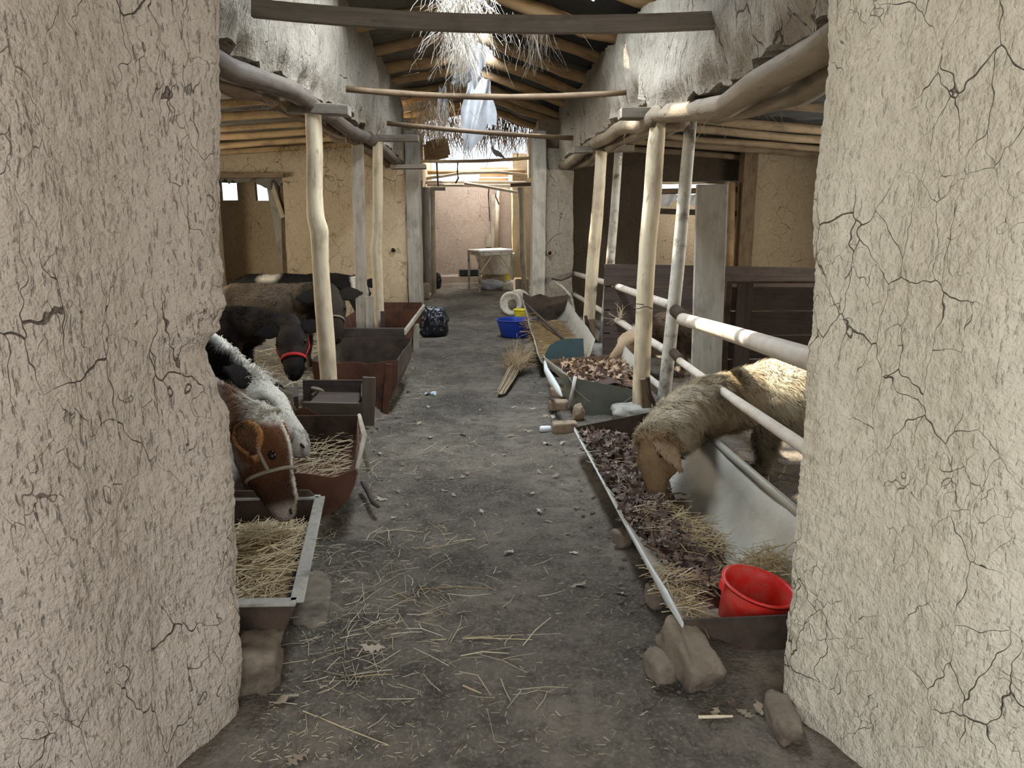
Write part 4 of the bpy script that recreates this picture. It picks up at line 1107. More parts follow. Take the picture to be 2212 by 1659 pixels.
    if not wool:
        tl = bz(-.16, -.13 * k)
        pts = [tl, tl - ax * .05 + Vector((0, 0, -.12)), tl - ax * .05 + Vector((0, 0, -.30)), tl - ax * .04 + Vector((0, 0, -.46))]
        if not lying:
            pv = MB().tube(pts, [.022, .018, .016, .026], 8, rnd=True); ev = np.array([tuple(v) for v in pv.v]); body_obj('tail', ev, pv.f, cf(ev), root)
    return root
def lerpc(a, b, m): return np.array(a)[None] * (1 - m)[:, None] + np.array(b)[None] * m[:, None]
def nz(P, s, o=0.0): return fbm(P * s + o, 3)
def step01(x, w=.05): return np.clip(x / w * .5 + .5, 0, 1)
BLACK, WHITE, BROWN, TAN = (.014, .012, .012), (.72, .68, .60), (.175, .07, .027), (.40, .20, .08)

# 1. brown and white calf over the near trough
H = Head(PY(602, 898, 3.25), PY(652, 1092, 3.08), (.92, .20, .32), 'calf')
def c1(P, I):
    t, s_, u_ = I['head'].coords(P); n = nz(P, 9)
    hd = (t > -.15) & (np.abs(s_) < .45) & (u_ > -.55) & (t < 1.2)
    c = np.tile(np.array(BROWN), (len(P), 1)) * (1 + .35 * n[:, None])
    m = step01(t - .42 + .2 * n, .3) * hd; c = lerpc(BROWN, (.055, .024, .013), m) * (1 + .2 * n[:, None])
    blaze = step01(.065 + .025 * n - np.abs(s_), .03) * step01(u_ + .13, .05) * hd * step01(.97 - t, .04)
    c = c * (1 - blaze[:, None]) + np.array(WHITE)[None] * blaze[:, None]
    top = step01(.20 + .10 * n - np.abs(s_ - .08), .06) * step01(.10 - t + .08 * n, .05) * step01(u_ + .30, .1) * (t > -.5)
    c = c * (1 - top[:, None]) + np.array(WHITE)[None] * top[:, None]
    lip = step01(t - .95 + .03 * n, .05) * hd; c = c * (1 - .8 * lip[:, None]) + np.array((.42, .35, .30))[None] * .8 * lip[:, None]
    th = step01(-.52 - u_ + .12 * n, .12) * step01(.45 - t, .15)
    c = c * (1 - th[:, None]) + np.array((.55, .50, .44))[None] * th[:, None]
    return c
TOC = Vector((.15, -1, .25))
e = [(H.ear(-1, .9, .05, .15, .42, .125, t0=.10, lat=.2, facing=H.u + H.a * .3), TAN), (H.ear(1, 0, 0, 0, .38, .155, t0=.05, lat=.29, up0=-.33, flat=.045, facing=TOC, dirv=Vector((.42, -.35, -.72))), TAN)]
calf1 = quadruped('calf', 'brown and white calf with a rope halter eating over the grey trough', 'calf', (-2.35, 3.75), (-1.62, 3.55), .95, H, c1, ears=e, k=.98, hair=(34000, .036), group='calves along the left-hand troughs')
ie = H.ear(1, 0, 0, 0, .31, .095, t0=.07, lat=.295, up0=-.335, flat=.03, facing=TOC, dirv=Vector((.42, -.35, -.72)))
ie.v = [tuple(Vector(v) + TOC.normalized() * .013) for v in ie.v]
ieo = ie.build('inner_ear', M['inner_ear'], calf1, smooth=True)
fur('inner_ear_hair', np.array([tuple(v) for v in ie.v]), ie.f, lambda P: lerpc((.10, .05, .024), (.22, .115, .05), np.clip(.5 + nz(P, 30), 0, 1)), ieo, 1800, lambda P: np.full(len(P), .026), lambda P: np.tile(np.array([.1, -.3, .9]), (len(P), 1)), width=.003, lift=.35, wild=.5)
H.eyes(calf1, t=.45, lat=.243, up=-.125, r=.040)
H.nostrils(calf1, pad=None)
nb = H.band(calf1, .60, 'noseband', 'rope', w=.022, grow=1.05)
for sg in (-1, 1): H.strap(nb, [(.60, sg * .235, -.2), (.36, sg * .30, -.24), (.10, sg * .275, -.24), (-.04, sg * .2, -.12), (-.06, 0, .03)], 'cheek_strap', 'rope', .008)
def tuft(root, H, n, cols, ln, t0=-.02, rad=.16):
    mb = MB()
    for _ in range(n):
        p = H.at(t0 + random.gauss(0, .07), random.gauss(0, rad * .6), random.uniform(-.10, -.02)); d = (H.u * random.uniform(.4, 1) + H.s * random.gauss(0, .5) + H.a * random.gauss(.1, .5)).normalized(); l = random.uniform(*ln)
        mb.tube([p, p + d * l * .6, p + d * l + Vector((0, 0, -.01))], [.0022, .0018, .0008], 3, col=random.choice(cols), caps=False)
    o = mb.build('poll_tuft', M['fur'], root); o['kind'] = 'stuff'
# 2. white calf with black ear and patches
H = Head(PY(566, 812, 4.20), PY(672, 944, 3.98), (.60, .10, .78), 'calf')
def c2(P, I):
    t, s_, u_ = I['head'].coords(P); n = nz(P, 7)
    x = ((P - I['R']) @ I['ax']) / I['BL']
    c = np.tile(np.array(WHITE), (len(P), 1)) * (1 + .10 * n[:, None])
    blk = step01(.86 + .05 * n - x, .05) * step01(I['h'] * .98 - P[:, 2] + .03 * n, .03)
    stripe = step01(.055 + .02 * n - np.abs((P - I['R']) @ I['sd']), .02) * (P[:, 2] > I['h'] - .12) * (x > .3)
    blk = blk * (1 - stripe)
    W = I['R'] + I['ax'] * I['BL']; hb = np.array(I['head'].at(.06, 0, -.15)); nv = hb - W; nl = np.array([nv[1], -nv[0], 0]); nl /= np.linalg.norm(nl)
    if nl[1] > 0: nl = -nl
    lat = (P - W) @ nl
    nb_ = step01(lat - .015 + .03 * n, .03) * step01(-.16 - t + .05 * n, .06) * (x > .8)
    blk = np.maximum(blk, nb_)
    c = c * (1 - blk[:, None]) + np.array(BLACK)[None] * blk[:, None]
    eye = step01(.10 + .03 * n - np.sqrt((t - .42) ** 2 + (u_ + .10) ** 2), .04) * (np.abs(s_) > .12) * (t > 0)
    c = c * (1 - .8 * eye[:, None]) + np.array((.06, .05, .045))[None] * .8 * eye[:, None]
    nose = step01(nz(P, 42) * .5 - .12, .15) * step01(t - .86, .06)
    c = c * (1 - nose[:, None]) + np.array((.05, .045, .045))[None] * nose[:, None]
    gr = step01(t - .86, .08) * .35; c = c * (1 - gr[:, None]) + np.array((.45, .40, .38))[None] * gr[:, None]
    return c
e = [(H.ear(1, .75, .35, .05, .40, .14, t0=.05, lat=.17, facing=H.s + H.u * .6), BLACK), (H.ear(-1, .95, .25, .1, .38, .12, t0=.05, lat=.17), BLACK)]
calf2 = quadruped('calf', 'white-faced calf with black ears and black flank', 'calf', (-2.45, 5.0), (-1.72, 4.62), 1.03, H, c2, ears=e, k=1.0, neck_r=.82, hair=(38000, .040), group='calves along the left-hand troughs')
H.eyes(calf2, t=.42, lat=.268, up=-.125, r=.05); H.nostrils(calf2, pad=None)
tuft(calf2, H, 320, ((.75, .72, .66), (.7, .66, .6)), (.03, .07))
# 3. black calf with a red halter, facing the passage
H = Head(PY(624, 693, 6.55), PY(632, 800, 6.28), (.05, -.86, .50), 'calf')
def c3(P, I):
    n = nz(P, 6); return lerpc((.020, .016, .015), (.065, .047, .036), np.clip(.4 + n, 0, 1))
e = [(H.ear(-1, .95, .08, -.02, .44, .15, t0=.12, lat=.19), (.016, .013, .012)), (H.ear(1, .95, .08, -.02, .44, .15, t0=.12, lat=.19), (.016, .013, .012))]
calf3 = quadruped('calf', 'black calf with a red noseband facing out from the stalls', 'calf', (-2.9, 7.1), (-2.12, 6.95), .80, H, c3, ears=e, k=.92, hair=(24000, .024), group='calves along the left-hand troughs')
H.eyes(calf3, t=.40, lat=.24, up=-.085, r=.042); H.nostrils(calf3, pad='nose', padr=(.125, .09))
nb = H.band(calf3, .68, 'noseband', 'red_strap', w=.035, grow=1.06)
for sg in (-1, 1): H.strap(nb, [(.68, sg * .205, -.19), (.45, sg * .29, -.24), (.15, sg * .275, -.26), (0, sg * .2, -.24)], 'cheek_strap', 'red_strap', .009)
# 4. grey-brown calf, head behind the roped pole
H = Head(PY(710, 622, 7.5), PY(722, 722, 7.22), (.15, -.85, .5), 'calf')
def c4(P, I):
    n = nz(P, 5); n2 = nz(P, 2.3, 4); x = ((P - I['R']) @ I['ax']) / I['BL']
    c = lerpc((.10, .072, .05), (.25, .19, .135), np.clip(.5 + 1.2 * n2 + .4 * n, 0, 1))
    m = step01(x - .93 + .08 * n, .12); return c * (1 - .75 * m[:, None])
e = [(H.ear(-1, .95, .08, .05, .44, .15, t0=.12, lat=.19), (.03, .022, .018)), (H.ear(1, .95, .08, .05, .44, .15, t0=.12, lat=.19), (.02, .016, .014))]
calf4 = quadruped('calf', 'shaggy grey-brown calf standing half behind the roped pole', 'calf', (-2.62, 8.15), (-1.80, 8.0), .93, H, c4, ears=e, k=1.0, hair=(26000, .03), group='calves along the left-hand troughs')
H.eyes(calf4); H.nostrils(calf4)
H.band(calf4, .62, 'noseband', 'rope', w=.022, grow=1.05)
# 5. black and white calf at the back
H = Head(PY(773, 601, 10.85), PY(786, 676, 10.55), (.25, -.80, .5), 'calf')
def c5(P, I):
    t, s_, u_ = I['head'].coords(P); n = nz(P, 6); x = ((P - I['R']) @ I['ax']) / I['BL']
    c = np.tile(np.array(BLACK), (len(P), 1))
    m = step01(.11 + .04 * n - np.abs(x - .30), .04) * step01(P[:, 2] - I['h'] + .10, .03)
    m = np.maximum(m, step01(.05 - np.abs(x - .97), .03) * step01(P[:, 2] - I['h'] + .08, .03))
    m = np.maximum(m, step01(.19 + .03 * n - np.abs(s_), .03) * step01(u_ + .16, .05) * step01(.5 - t, .08) * (t > -.1))
    return c * (1 - m[:, None]) + np.array(WHITE)[None] * m[:, None]
e = [(H.ear(-1, .95, .1, .05, .42, .14, t0=.12, lat=.19), BLACK), (H.ear(1, .95, .1, .05, .42, .14, t0=.12, lat=.19), BLACK)]
calf5 = quadruped('calf', 'black calf with white back patches and a white forehead', 'calf', (-3.35, 11.2), (-2.2, 11.1), .83, H, c5, ears=e, k=1.0, hair=(16000, .026), group='calves along the left-hand troughs')
H.eyes(calf5); H.nostrils(calf5)
H.strap(calf5, [(.55, .18, -.2), (.8, .28, -.6), (1.0, .3, -1.2)], 'lead_rope', 'rope', .009)
# 6. small brown calf lying behind the half drum, one ear showing
H = Head(PY(652, 892, 4.95) + Vector((-.13, .12, .0)), PY(640, 990, 4.9) + Vector((-.10, .10, 0)), (.2, -.9, .4), 'calf')
c6 = lambda P, I: lerpc((.045, .026, .016), (.09, .05, .03), np.clip(.5 + nz(P, 6), 0, 1))
e = [(H.ear(-1, .95, .08, .05, .46, .15, t0=.12, lat=.19), (.13, .065, .035)), (H.ear(1, .98, .02, .05, .50, .15, t0=.10, lat=.19), (.13, .065, .035))]
calf6 = quadruped('calf', 'small dark brown calf lying behind the white-faced calf', 'calf', (-2.25, 5.55), (-1.62, 5.40), .46, H, c6, ears=e, k=.8, hair=(9000, .022), lying=True, group='calves along the left-hand troughs')
H.eyes(calf6); H.nostrils(calf6)

# sheep
SKIN = (.20, .125, .07)
H = Head(PY(1390, 935, 3.80), PY(1392, 1094, 3.60), (-.93, -.33, .05), 'sheep')
def s1(P, I):
    t, s_, u_ = I['head'].coords(P); n = nz(P, 8); n2 = nz(P, 3, 7)
    x = ((P - I['R']) @ I['ax']) / I['BL']
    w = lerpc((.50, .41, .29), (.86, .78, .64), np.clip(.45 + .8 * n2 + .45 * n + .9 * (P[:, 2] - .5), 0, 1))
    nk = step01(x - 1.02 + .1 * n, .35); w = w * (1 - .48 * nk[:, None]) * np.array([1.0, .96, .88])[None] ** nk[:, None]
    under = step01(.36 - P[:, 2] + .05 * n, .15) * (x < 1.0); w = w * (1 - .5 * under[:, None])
    f = step01(t - .06, .05) * (np.abs(s_) < .4) * (np.abs(u_ + .15) < .4)
    face = lerpc((.36, .24, .13), (.16, .105, .06), np.clip(t * 1.1 - .1 + .3 * n, 0, 1))
    return w * (1 - f[:, None]) + face * f[:, None]
e = [(H.ear(1, .30, -1.0, -.34, .70, .16, t0=.10, lat=.235, up0=-.22, facing=H.s), (.46, .33, .22)), (H.ear(-1, .55, -.75, -.2, .6, .15, t0=.08, lat=.17, up0=-.12, facing=H.s), (.30, .20, .12))]
def sheep_body(name, label, rump, wither, h, head, colf, ears, k, hair, group, neck=None):
    r = quadruped(name, label, 'sheep', rump, wither, h, head, colf, 'sheep', k, hair=hair, ears=ears, fat=1.12, wool=True, voxel=.015, group=group, neck_r=1.15, neck=neck)
    return r
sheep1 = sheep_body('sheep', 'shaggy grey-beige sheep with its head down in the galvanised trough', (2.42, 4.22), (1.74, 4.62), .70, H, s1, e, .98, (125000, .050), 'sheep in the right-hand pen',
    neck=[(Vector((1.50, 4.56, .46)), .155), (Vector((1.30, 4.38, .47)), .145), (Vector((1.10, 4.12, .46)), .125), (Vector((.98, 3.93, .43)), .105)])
H.eyes(sheep1, t=.34, lat=.215, up=-.11, r=.04); H.nostrils(sheep1, pad=None, lat=.05)
H = Head(PY(1374, 706, 7.25), PY(1314, 764, 7.02), (-.55, -.30, .78), 'sheep')
def s2(P, I):
    t, s_, u_ = I['head'].coords(P); n = nz(P, 8)
    w = lerpc((.10, .065, .045), (.20, .14, .10), np.clip(.5 + n, 0, 1))
    f = step01(t - .02, .05) * (np.abs(s_) < .45) * (np.abs(u_ + .15) < .45)
    face = lerpc((.62, .47, .31), (.42, .29, .18), np.clip(t + .4 * n, 0, 1))
    m = step01(.16 - t, .06) * (u_ > -.12) * f; face = face * (1 - m[:, None]) + np.array((.62, .57, .48))[None] * m[:, None]
    return w * (1 - f[:, None]) + face * f[:, None]
e = [(H.ear(1, .7, -.4, -.6, .5, .13, t0=.08, lat=.16, up0=-.1), (.28, .19, .12)), (H.ear(-1, .7, -.4, -.6, .5, .13, t0=.08, lat=.16, up0=-.1), (.28, .19, .12))]
sheep2 = sheep_body('sheep', 'tan-faced brown sheep looking out past the wire-tied pole', (2.55, 7.75), (1.9, 7.5), .66, H, s2, e, .9, (34000, .042), 'sheep in the right-hand pen')
H.eyes(sheep2, t=.36, lat=.21, up=-.09, r=.04); H.nostrils(sheep2, pad=None, lat=.05)
# ------------------------------------------------------------------ vessels, bags and loose things
def bucket(name, label, c, R, r0, r1, h, m, cat='bucket', wall=.006, ribs=(), handle=None, n=40):
    b = Vector(c); t = thing(name, label, cat, b)
    prof = [(0.001, .004), (r0 * .97, .004), (r0, .0)]
    for q in np.linspace(0, 1, 12)[1:]:
        bump_ = .004 if any(abs(q - x) < .05 for x in ribs) else 0
        prof.append((r0 + (r1 - r0) * q + bump_, h * q))
    prof += [(r1 + .008, h), (r1 + .009, h - .006), (r1 + .010, h + .004), (r1 + .002, h + .006)]
    for q in np.linspace(1, 0, 8): prof.append((r0 + (r1 - r0) * q - wall, max(h * q, .010)))
    prof.append((0.001, .012))
    MB().lathe(prof, mat4(R, b), n).build('body', M[m], t, smooth=True)
    if handle == 'lugs':
        for s_ in (-1, 1):
            p = b + R @ Vector((s_ * (r1 + .006), 0, h - .02)); MB().box(p, (.012, .04, .035), R).build('handle_lug', M[m], t, bevel=.004)
    return t
# red bucket standing in the near trough
rb = PY(1640, 1266, 2.59)
bR = eul(.10, .20, 0)
h_ = .215; r1_ = .131
bc = rb - bR @ Vector((0, 0, h_))
t = bucket('bucket', 'red plastic bucket standing in the galvanised trough', bc, bR, .10, r1_, h_, 'red', ribs=(.78,), handle='lugs')
MB().lathe([(0.001, .085), (.106, .085)], mat4(bR, bc), 32).build('wet_bottom', M['red_deep'], t, smooth=True)
# blue tub and yellow pail in the passage
p = PG(1112, 728, 0); bucket('tub', 'wide blue plastic tub beside the straw trough', (p.x + .02, p.y, FZ(p.x, p.y)), eul(0, 0, 0), .20, .275, .235, 'blue', 'tub')
p = PG(1121, 697, 0); bucket('bucket', 'small yellow plastic pail behind the blue tub', (p.x + .06, p.y, FZ(p.x, p.y)), eul(0, 0, 0), .11, .145, .20, 'yellow')
# white drum lying on its side with a dirty bottom
p = PG(1103, 682, 0); zf_ = FZ(p.x, p.y)
Rm = eul(0, 0, math.radians(-22)) @ eul(math.radians(-90), 0, 0)
t = thing('plastic_drum', 'dirty white plastic drum lying on its side', 'drum', (p.x, p.y, zf_))
Lc = Vector((p.x, p.y - .02, zf_ + .205))
MB().lathe([(0.001, .02), (.15, .02), (.16, .0), (.195, .0), (.205, .02), (.20, .05), (.20, .42), (.205, .43), (.205, .46), (.18, .47), (0.001, .47)], mat4(Rm, Lc), 36).build('body', M['white_pl'], t, smooth=True)
MB().rock(Lc + Rm @ Vector((.02, .02, .012)), (.13, .16, .018), Rm, 6, .3, 4, 2.5, 3).build('dirt_patch', M['stone'], t, smooth=True)
# bags
def bag(name, label, px, py, w, d, h, m, seed, cat='bag', z=0.0, crumple=.16, sx=1.0, neck=False, rot=0):
    p = PG(px, py, z); zz = FZ(p.x, p.y)
    bm = bmesh.new(); bmesh.ops.create_icosphere(bm, subdivisions=5, radius=1.0)
    V = np.array([v.co[:] for v in bm.verts]); fs = [[v.index for v in f.verts] for f in bm.faces]; bm.free()
    n1 = fbm(V * 1.6 + seed * 7, 3); n2 = 1 - np.abs(fbm(V * np.array([5, 5, 2.5]) + seed * 3, 3)); n3 = 1 - np.abs(fbm(V * 11 + seed, 2))
    V = V * (1 + crumple * n1 + .11 * (n2 - .7) + .035 * (n3 - .7))[:, None]
    V[:, 2] = np.where(V[:, 2] < -.55, -.55 + .12 * (V[:, 2] + .55), V[:, 2])
    V[:, 2] -= V[:, 2].min(); V[:, 2] /= V[:, 2].max(); V[:, 0] *= w / 2 / np.abs(V[:, 0]).max(); V[:, 1] *= d / 2 / np.abs(V[:, 1]).max(); V[:, 2] *= h
    c, s_ = math.cos(rot), math.sin(rot); V = np.stack([V[:, 0] * c - V[:, 1] * s_, V[:, 0] * s_ + V[:, 1] * c, V[:, 2]], 1)
    W = V + np.array([p.x, p.y + d * .35, zz - .01])
    o = MB().add(W.tolist(), fs).build(name, M[m], base=(p.x, p.y + d * .35, zz), smooth=True)
    return tag(o, label, cat)
bag('rubbish_bag', 'large black plastic bag in the passage by the rusty trough', 932, 727, .50, .45, .43, 'black_bag', 1.0)
bag('rubbish_bag', 'smaller black plastic bag beyond the grey door timber', 938, 632, .36, .3, .40, 'black_bag', 2.0, z=.12)
bag('silver_bag', 'flat silvery plastic bag on the floor by the table', 1062, 637, .60, .4, .22, 'silver_bag', 3.0, z=.08)
bag('yellow_sack', 'yellow and white sack lying beside the table legs', 1076, 621, .62, .4, .30, 'yellow_bag', 4.0, z=.14)
bag('white_sack', 'whitish sack slumped beside the white drum', 1106, 640, .40, .35, .24, 'white_bag', 5.0, z=.08)
bag('white_bag', 'thin white plastic bag beside the left door timber', 919, 652, .22, .25, .16, 'white_bag', 6.0, z=.05)
def block(name, label, px, py, size, m, rz=0.0, rx=0.0, z=0.0, cat='stone', amp=.10, power=9.0, seed=0.0, ry=0.0, lift=0.0, sub=9):
    p = PG(px, py, z); R = eul(rx, ry, rz); zz = FZ(p.x, p.y) if z == 0 else z
    h = sum(abs(R[2][k]) * size[k] / 2 for k in range(3))
    c = Vector((p.x, p.y + size[1] * .3, zz + h * (.05 if 'kerb' in name else .92) + lift))
    o = MB().rock(c, size, R, sub, amp, 3.0, power, seed).build(name, M[m], base=(c.x, c.y, c.z - h), smooth=True); return tag(o, label, cat)
block('brown_box', 'brown cardboard box against the pale door timber', 1127, 655, (.28, .25, .34), 'brick', .1, z=0, cat='box', amp=.01, power=14)
block('clay_block', 'worn clay block between the left door timber and black bag', 916, 645, (.20, .25, .30), 'brick', .1, z=.13, cat='block', amp=.05, power=7, seed=2)
# bricks and stones round the troughs
block('brick', 'mud brick on the ground at the far corner of the galvanised trough', 1221, 940, (.185, .11, .085), 'brick', .05, cat='brick', amp=.03, power=9, seed=1)
block('brick', 'lower mud brick under the grey-green trough corner', 1212, 892, (.20, .12, .08), 'brick', .05, cat='brick', amp=.03, power=9, seed=2)
block('brick', 'upper mud brick propping the grey-green trough corner', 1212, 876, (.19, .12, .08), 'brick', -.03, cat='brick', amp=.03, power=9, seed=3, lift=.07)
block('wedge_stone', 'small pointed stone wedged under the grey-green trough', 1250, 918, (.09, .09, .13), 'brick', .3, cat='stone', amp=.22, power=2.2, seed=4)
block('stone_block', 'long leaning rough stone under the near trough end', 1497, 1500, (.125, .24, .115), 'stone', .35, rx=.42, seed=5, power=9)
block('stone', 'rounded stone beside the long leaning stone', 1436, 1478, (.12, .13, .10), 'stone', .3, seed=6, power=3)
block('stone', 'angular stone propping the middle of the galvanised trough', 1418, 1330, (.07, .10, .09), 'stone', .2, seed=7, power=4)
block('stone', 'small stone under the galvanised trough farther along', 1345, 1195, (.07, .10, .08), 'stone', .4, seed=8, power=4)
block('stone', 'rough stone under the end of the grey straw trough', 545, 1500, (.16, .20, .165), 'stone', .1, seed=9, power=8, amp=.16)
block('base_stone', 'pale stone slab under the wire-tied pole', 1385, 922, (.42, .30, .13), 'concrete', .1, seed=10, power=4, amp=.12)
block('concrete_block', 'concrete block under the pole behind the teal sheet', 1268, 778, (.42, .3, .15), 'concrete', .05, seed=11, power=7, amp=.06)
block('base_stone', 'rough slab under the roped pole', 715, 920, (.34, .26, .10), 'stone', .1, seed=12, power=4, amp=.12)
block('stone', 'dark stone under the straw trough beside the broom', 1148, 782, (.18, .3, .20), 'stone', .1, seed=13, power=3.5)
block('kerb_stone', 'low grey kerb piece beside the grey straw trough', 655, 1330, (.16, .5, .035), 'stone', .15, seed=15, power=3.5, amp=.15)
block('wall_stone', 'rough footing stone at the base of the right front wall', 1708, 1590, (.09, .22, .07), 'stone', -.1, seed=17, power=3.5, amp=.15)
p = PG(1192, 945); 
# rope round the pole
a = PY(714, 846, 6.1); t = thing('rope', 'thick grey rope knotted round the pale pole', 'rope', a)
loop = []
for k in range(40):
    w = 2 * math.pi * k / 26; loop.append(a + Vector((math.cos(w) * .093, math.sin(w) * .093, -.03 + .04 * math.cos(w) + .05 * k / 40)))
MB().tube(loop, .016, 8).build('loop', M['rope'], t, smooth=True)
kn = PY(690, 848, 6.0)
MB().tube([kn + Vector((.05 * math.cos(q * 2.1), -.02 - .03 * math.sin(q * 1.7), .045 * math.sin(q * 1.3))) for q in np.linspace(0, 6.2, 26)], .016, 8).build('knot', M['rope'], t, smooth=True)
MB().tube([PY(700, 850, 6.0), PY(694, 875, 5.98), PY(692, 915, 6.0)], .012, 7).build('rope_end', M['rope'], t, smooth=True)
MB().tube([PY(728, 830, 6.05), PY(742, 862, 5.9), PY(756, 893, 5.75)], [(.02, .006)] * 3, 6).build('rope_end', M['rope'], t, smooth=True)
# wire round the right pole
a = PY(1391, 663, 5.85)
tag(MB().tube([a + Vector((math.cos(w) * .075, math.sin(w) * .075, .01 * math.sin(3 * w))) for w in np.linspace(0, 6.5, 30)] + [PY(1365, 655, 5.7), PY(1350, 662, 5.7), PY(1352, 684, 5.7)], .0035, 5).build('tie_wire', M['dark_rust'], base=a), 'thin dark wire tied round the pale pole', 'wire')

# broom
a, b = PG(1083, 850, .03), PG(1128, 775, .08)
t = thing('broom', 'twig broom lying on the passage floor', 'broom', a)
ax = (b - a).normalized(); L = (b - a).length
sdv = ax.cross(Vector((0, 0, 1))).normalized()
mb = MB()
for k in range(60):
    o0 = sdv * random.gauss(0, .014) + Vector((0, 0, abs(random.gauss(0, .012)) + .0)); o1 = sdv * random.gauss(0, .05) + Vector((0, 0, random.gauss(.03, .03)))
    c_ = random.choice(((.62, .55, .43), (.48, .40, .28), (.36, .28, .18)))
    mb.tube([a + o0 - ax * random.uniform(0, .05), a.lerp(b, .5) + o0 * 1.5 + o1 * .15, a.lerp(b, .72) + o1 * .75], [.0055, .005, .004], 5, col=c_)
mb.build('stalks', M['straw'], t, smooth=True)
mb = MB()
for k in range(420):
    th, ph = random.gauss(0, .42), random.gauss(.1, .3); d = (ax + sdv * th + Vector((0, 0, ph))).normalized(); s0 = a.lerp(b, random.uniform(.55, .8)) + sdv * random.gauss(0, .045) + Vector((0, 0, max(0, random.gauss(.03, .02))))
    l_ = random.uniform(.14, .42); e_ = s0 + d * l_; e_.z = max(e_.z, FZ(e_.x, e_.y) + .005)
    mb.tube([s0, s0.lerp(e_, .5) + Vector((0, 0, .01)), e_], [.0022, .0018, .001], 3, col=random.choice(((.36, .25, .14), (.28, .19, .10), (.45, .34, .2))))
o = mb.build('bristles', M['straw'], t); o['kind'] = 'stuff'
MB().tube([a.lerp(b, .33) + sdv * (.035 * math.cos(w)) + Vector((0, 0, .02 + .03 * math.sin(w))) for w in np.linspace(0, 6.4, 18)], .004, 5).build('binding', M['rope'], t)

# table at the far end
def leg3(mb, p0, p1, w): mb.bar(p0, p1, w, w, (0, 1, 0))
TZ = .2
q = [PG(1020, 632, TZ), PG(1035, 640 - 13, TZ), PG(1101, 614, TZ), PG(1090, 608, TZ)]
f0, f1 = PG(1036, 629, TZ), PG(1105, 622, TZ); fd = Vector((f1.x - f0.x, f1.y - f0.y, 0)); bk = Vector((-.16, 1.05, 0)); bk = Vector((-.22, .75, 0))
hT = (PY(1036, 545, f0.y).z - TZ)
t = thing('table', 'white-topped metal table at the far end of the passage', 'table', (f0.x, f0.y, TZ))
c4 = [f0, f1, f1 + bk, f0 + bk]; up = Vector((0, 0, hT))
for c_ in c4: MB().bar(Vector((c_.x, c_.y, FZ(c_.x, c_.y))), c_ + up, .045, .045, (0, 1, 0)).build('leg', M['pipe_post'], t)
ctr = sum(c4, Vector()) / 4
top = [(c_ - ctr) * 1.06 + ctr + up for c_ in c4]
MB().prism([v + Vector((0, 0, 0)) for v in top], (0, 0, .035)).build('table_top', M['enamel'], t, bevel=.004)
mb = MB()
for k in range(4): mb.bar(c4[k] + up - Vector((0, 0, .04)), c4[(k + 1) % 4] + up - Vector((0, 0, .04)), .03, .06)
mb.build('apron', M['pipe_post'], t)
for s_ in ((f0, f1), (f1, f0)): 
    MB().bar(s_[0] + up * .45, s_[0].lerp(s_[1], .42) + up * .97, .02, .02).build('brace', M['pipe'], t)
pb = PY(1066, 575, f0.y + 1.6)
bucket('basin', 'large pale basin standing behind the white-topped table', (pb.x + .02, pb.y, FZ(pb.x, pb.y) + .22), eul(0, 0, 0), .28, .44, .46, 'white_pl', 'basin')
o = block('basin_stand', 'brick stand under the large pale basin', 1075, 603, (.5, .4, .26), 'brick', 0, z=.2, cat='block', amp=.03, power=9); o.location = (pb.x, pb.y, o.location.z)
# raised mud platform along the back wall
pl = MB(); slab(pl, (-1.1, 17.85, .02), (.68, 18.3, .34), .1, .03); 
tag(pl.build('mud_bench', M['mud_far'], base=(-.1, 17.8, .05), smooth=True), 'low rounded mud bench along the pinkish back wall', 'bench')
a = PY(1006, 592, 18.0); tag(MB().box((a.x + .1, a.y, .41), (.5, .25, .13), rotz(.1)).build('black_tray', M['black_bag'], base=(a.x, a.y, .33), bevel=.01), 'dark tray lying on the mud bench', 'tray')
# blue-grey switch board and pipe on the back wall
a = PY(1059, 520, BY - .03); tag(MB().box(a, (.20, .05, .30)).build('wall_box', M['pale_board'], base=a, bevel=.006), 'pale square box on the back wall above the table', 'box')
a, b = PY(1075, 400, BY - .1), PY(1073, 545, BY - .1); tag(MB().tube([a, b], .05, 10).build('drain_pipe', M['pipe'], base=b, smooth=True), 'pale vertical pipe on the back wall', 'pipe')
a, b = PY(1066, 420, BY - .06), PY(1066, 545, BY - .06); tag(MB().bar(a, b, .10, .05, (0, 1, 0)).build('wall_batten', M['grey_wood'], base=b), 'vertical batten beside the pipe on the back wall', 'batten')
# posts, boards and poles of the far roof
def pole(name, pts, r, m, lab, cat='pole', n=8): 
    pts = [Vector(p) for p in pts]; return tag(MB().tube(pts, r, n, jit=.03).build(name, M[m], base=min(pts, key=lambda v: v.z), smooth=True), lab, cat)
def gnd(p): return Vector((p.x, p.y, FZ(p.x, p.y)))
pole('far_post', [gnd(PY(924, 560, 15.0)), PY(921, 405, 15.0)], .07, 'grey_wood', 'grey post just behind the left door timber', 'post')
pole('far_post', [gnd(PY(935, 560, 15.3)), PY(935, 405, 15.3)], .055, 'pole', 'pale post beside the grey one behind the left door timber', 'post')
pole('far_post', [gnd(PY(1133, 560, 15.0)), PY(1125, 405, 15.0)], .06, 'pole', 'slim pale pole beside the right door timber', 'post')
a, b = PY(912, 408, 15.1), PY(962, 408, 15.1); tag(MB().bar(a, b, .14, .06).build('far_head_board', M['grey_wood'], base=a), 'short board on top of the posts behind the left door timber', 'board')
a, b = PY(1103, 400, 15.1), PY(1150, 398, 15.1); tag(MB().bar(a, b, .14, .06).build('far_head_board', M['brown_wood'], base=a), 'short board on top of the slim pole behind the right door timber', 'board')
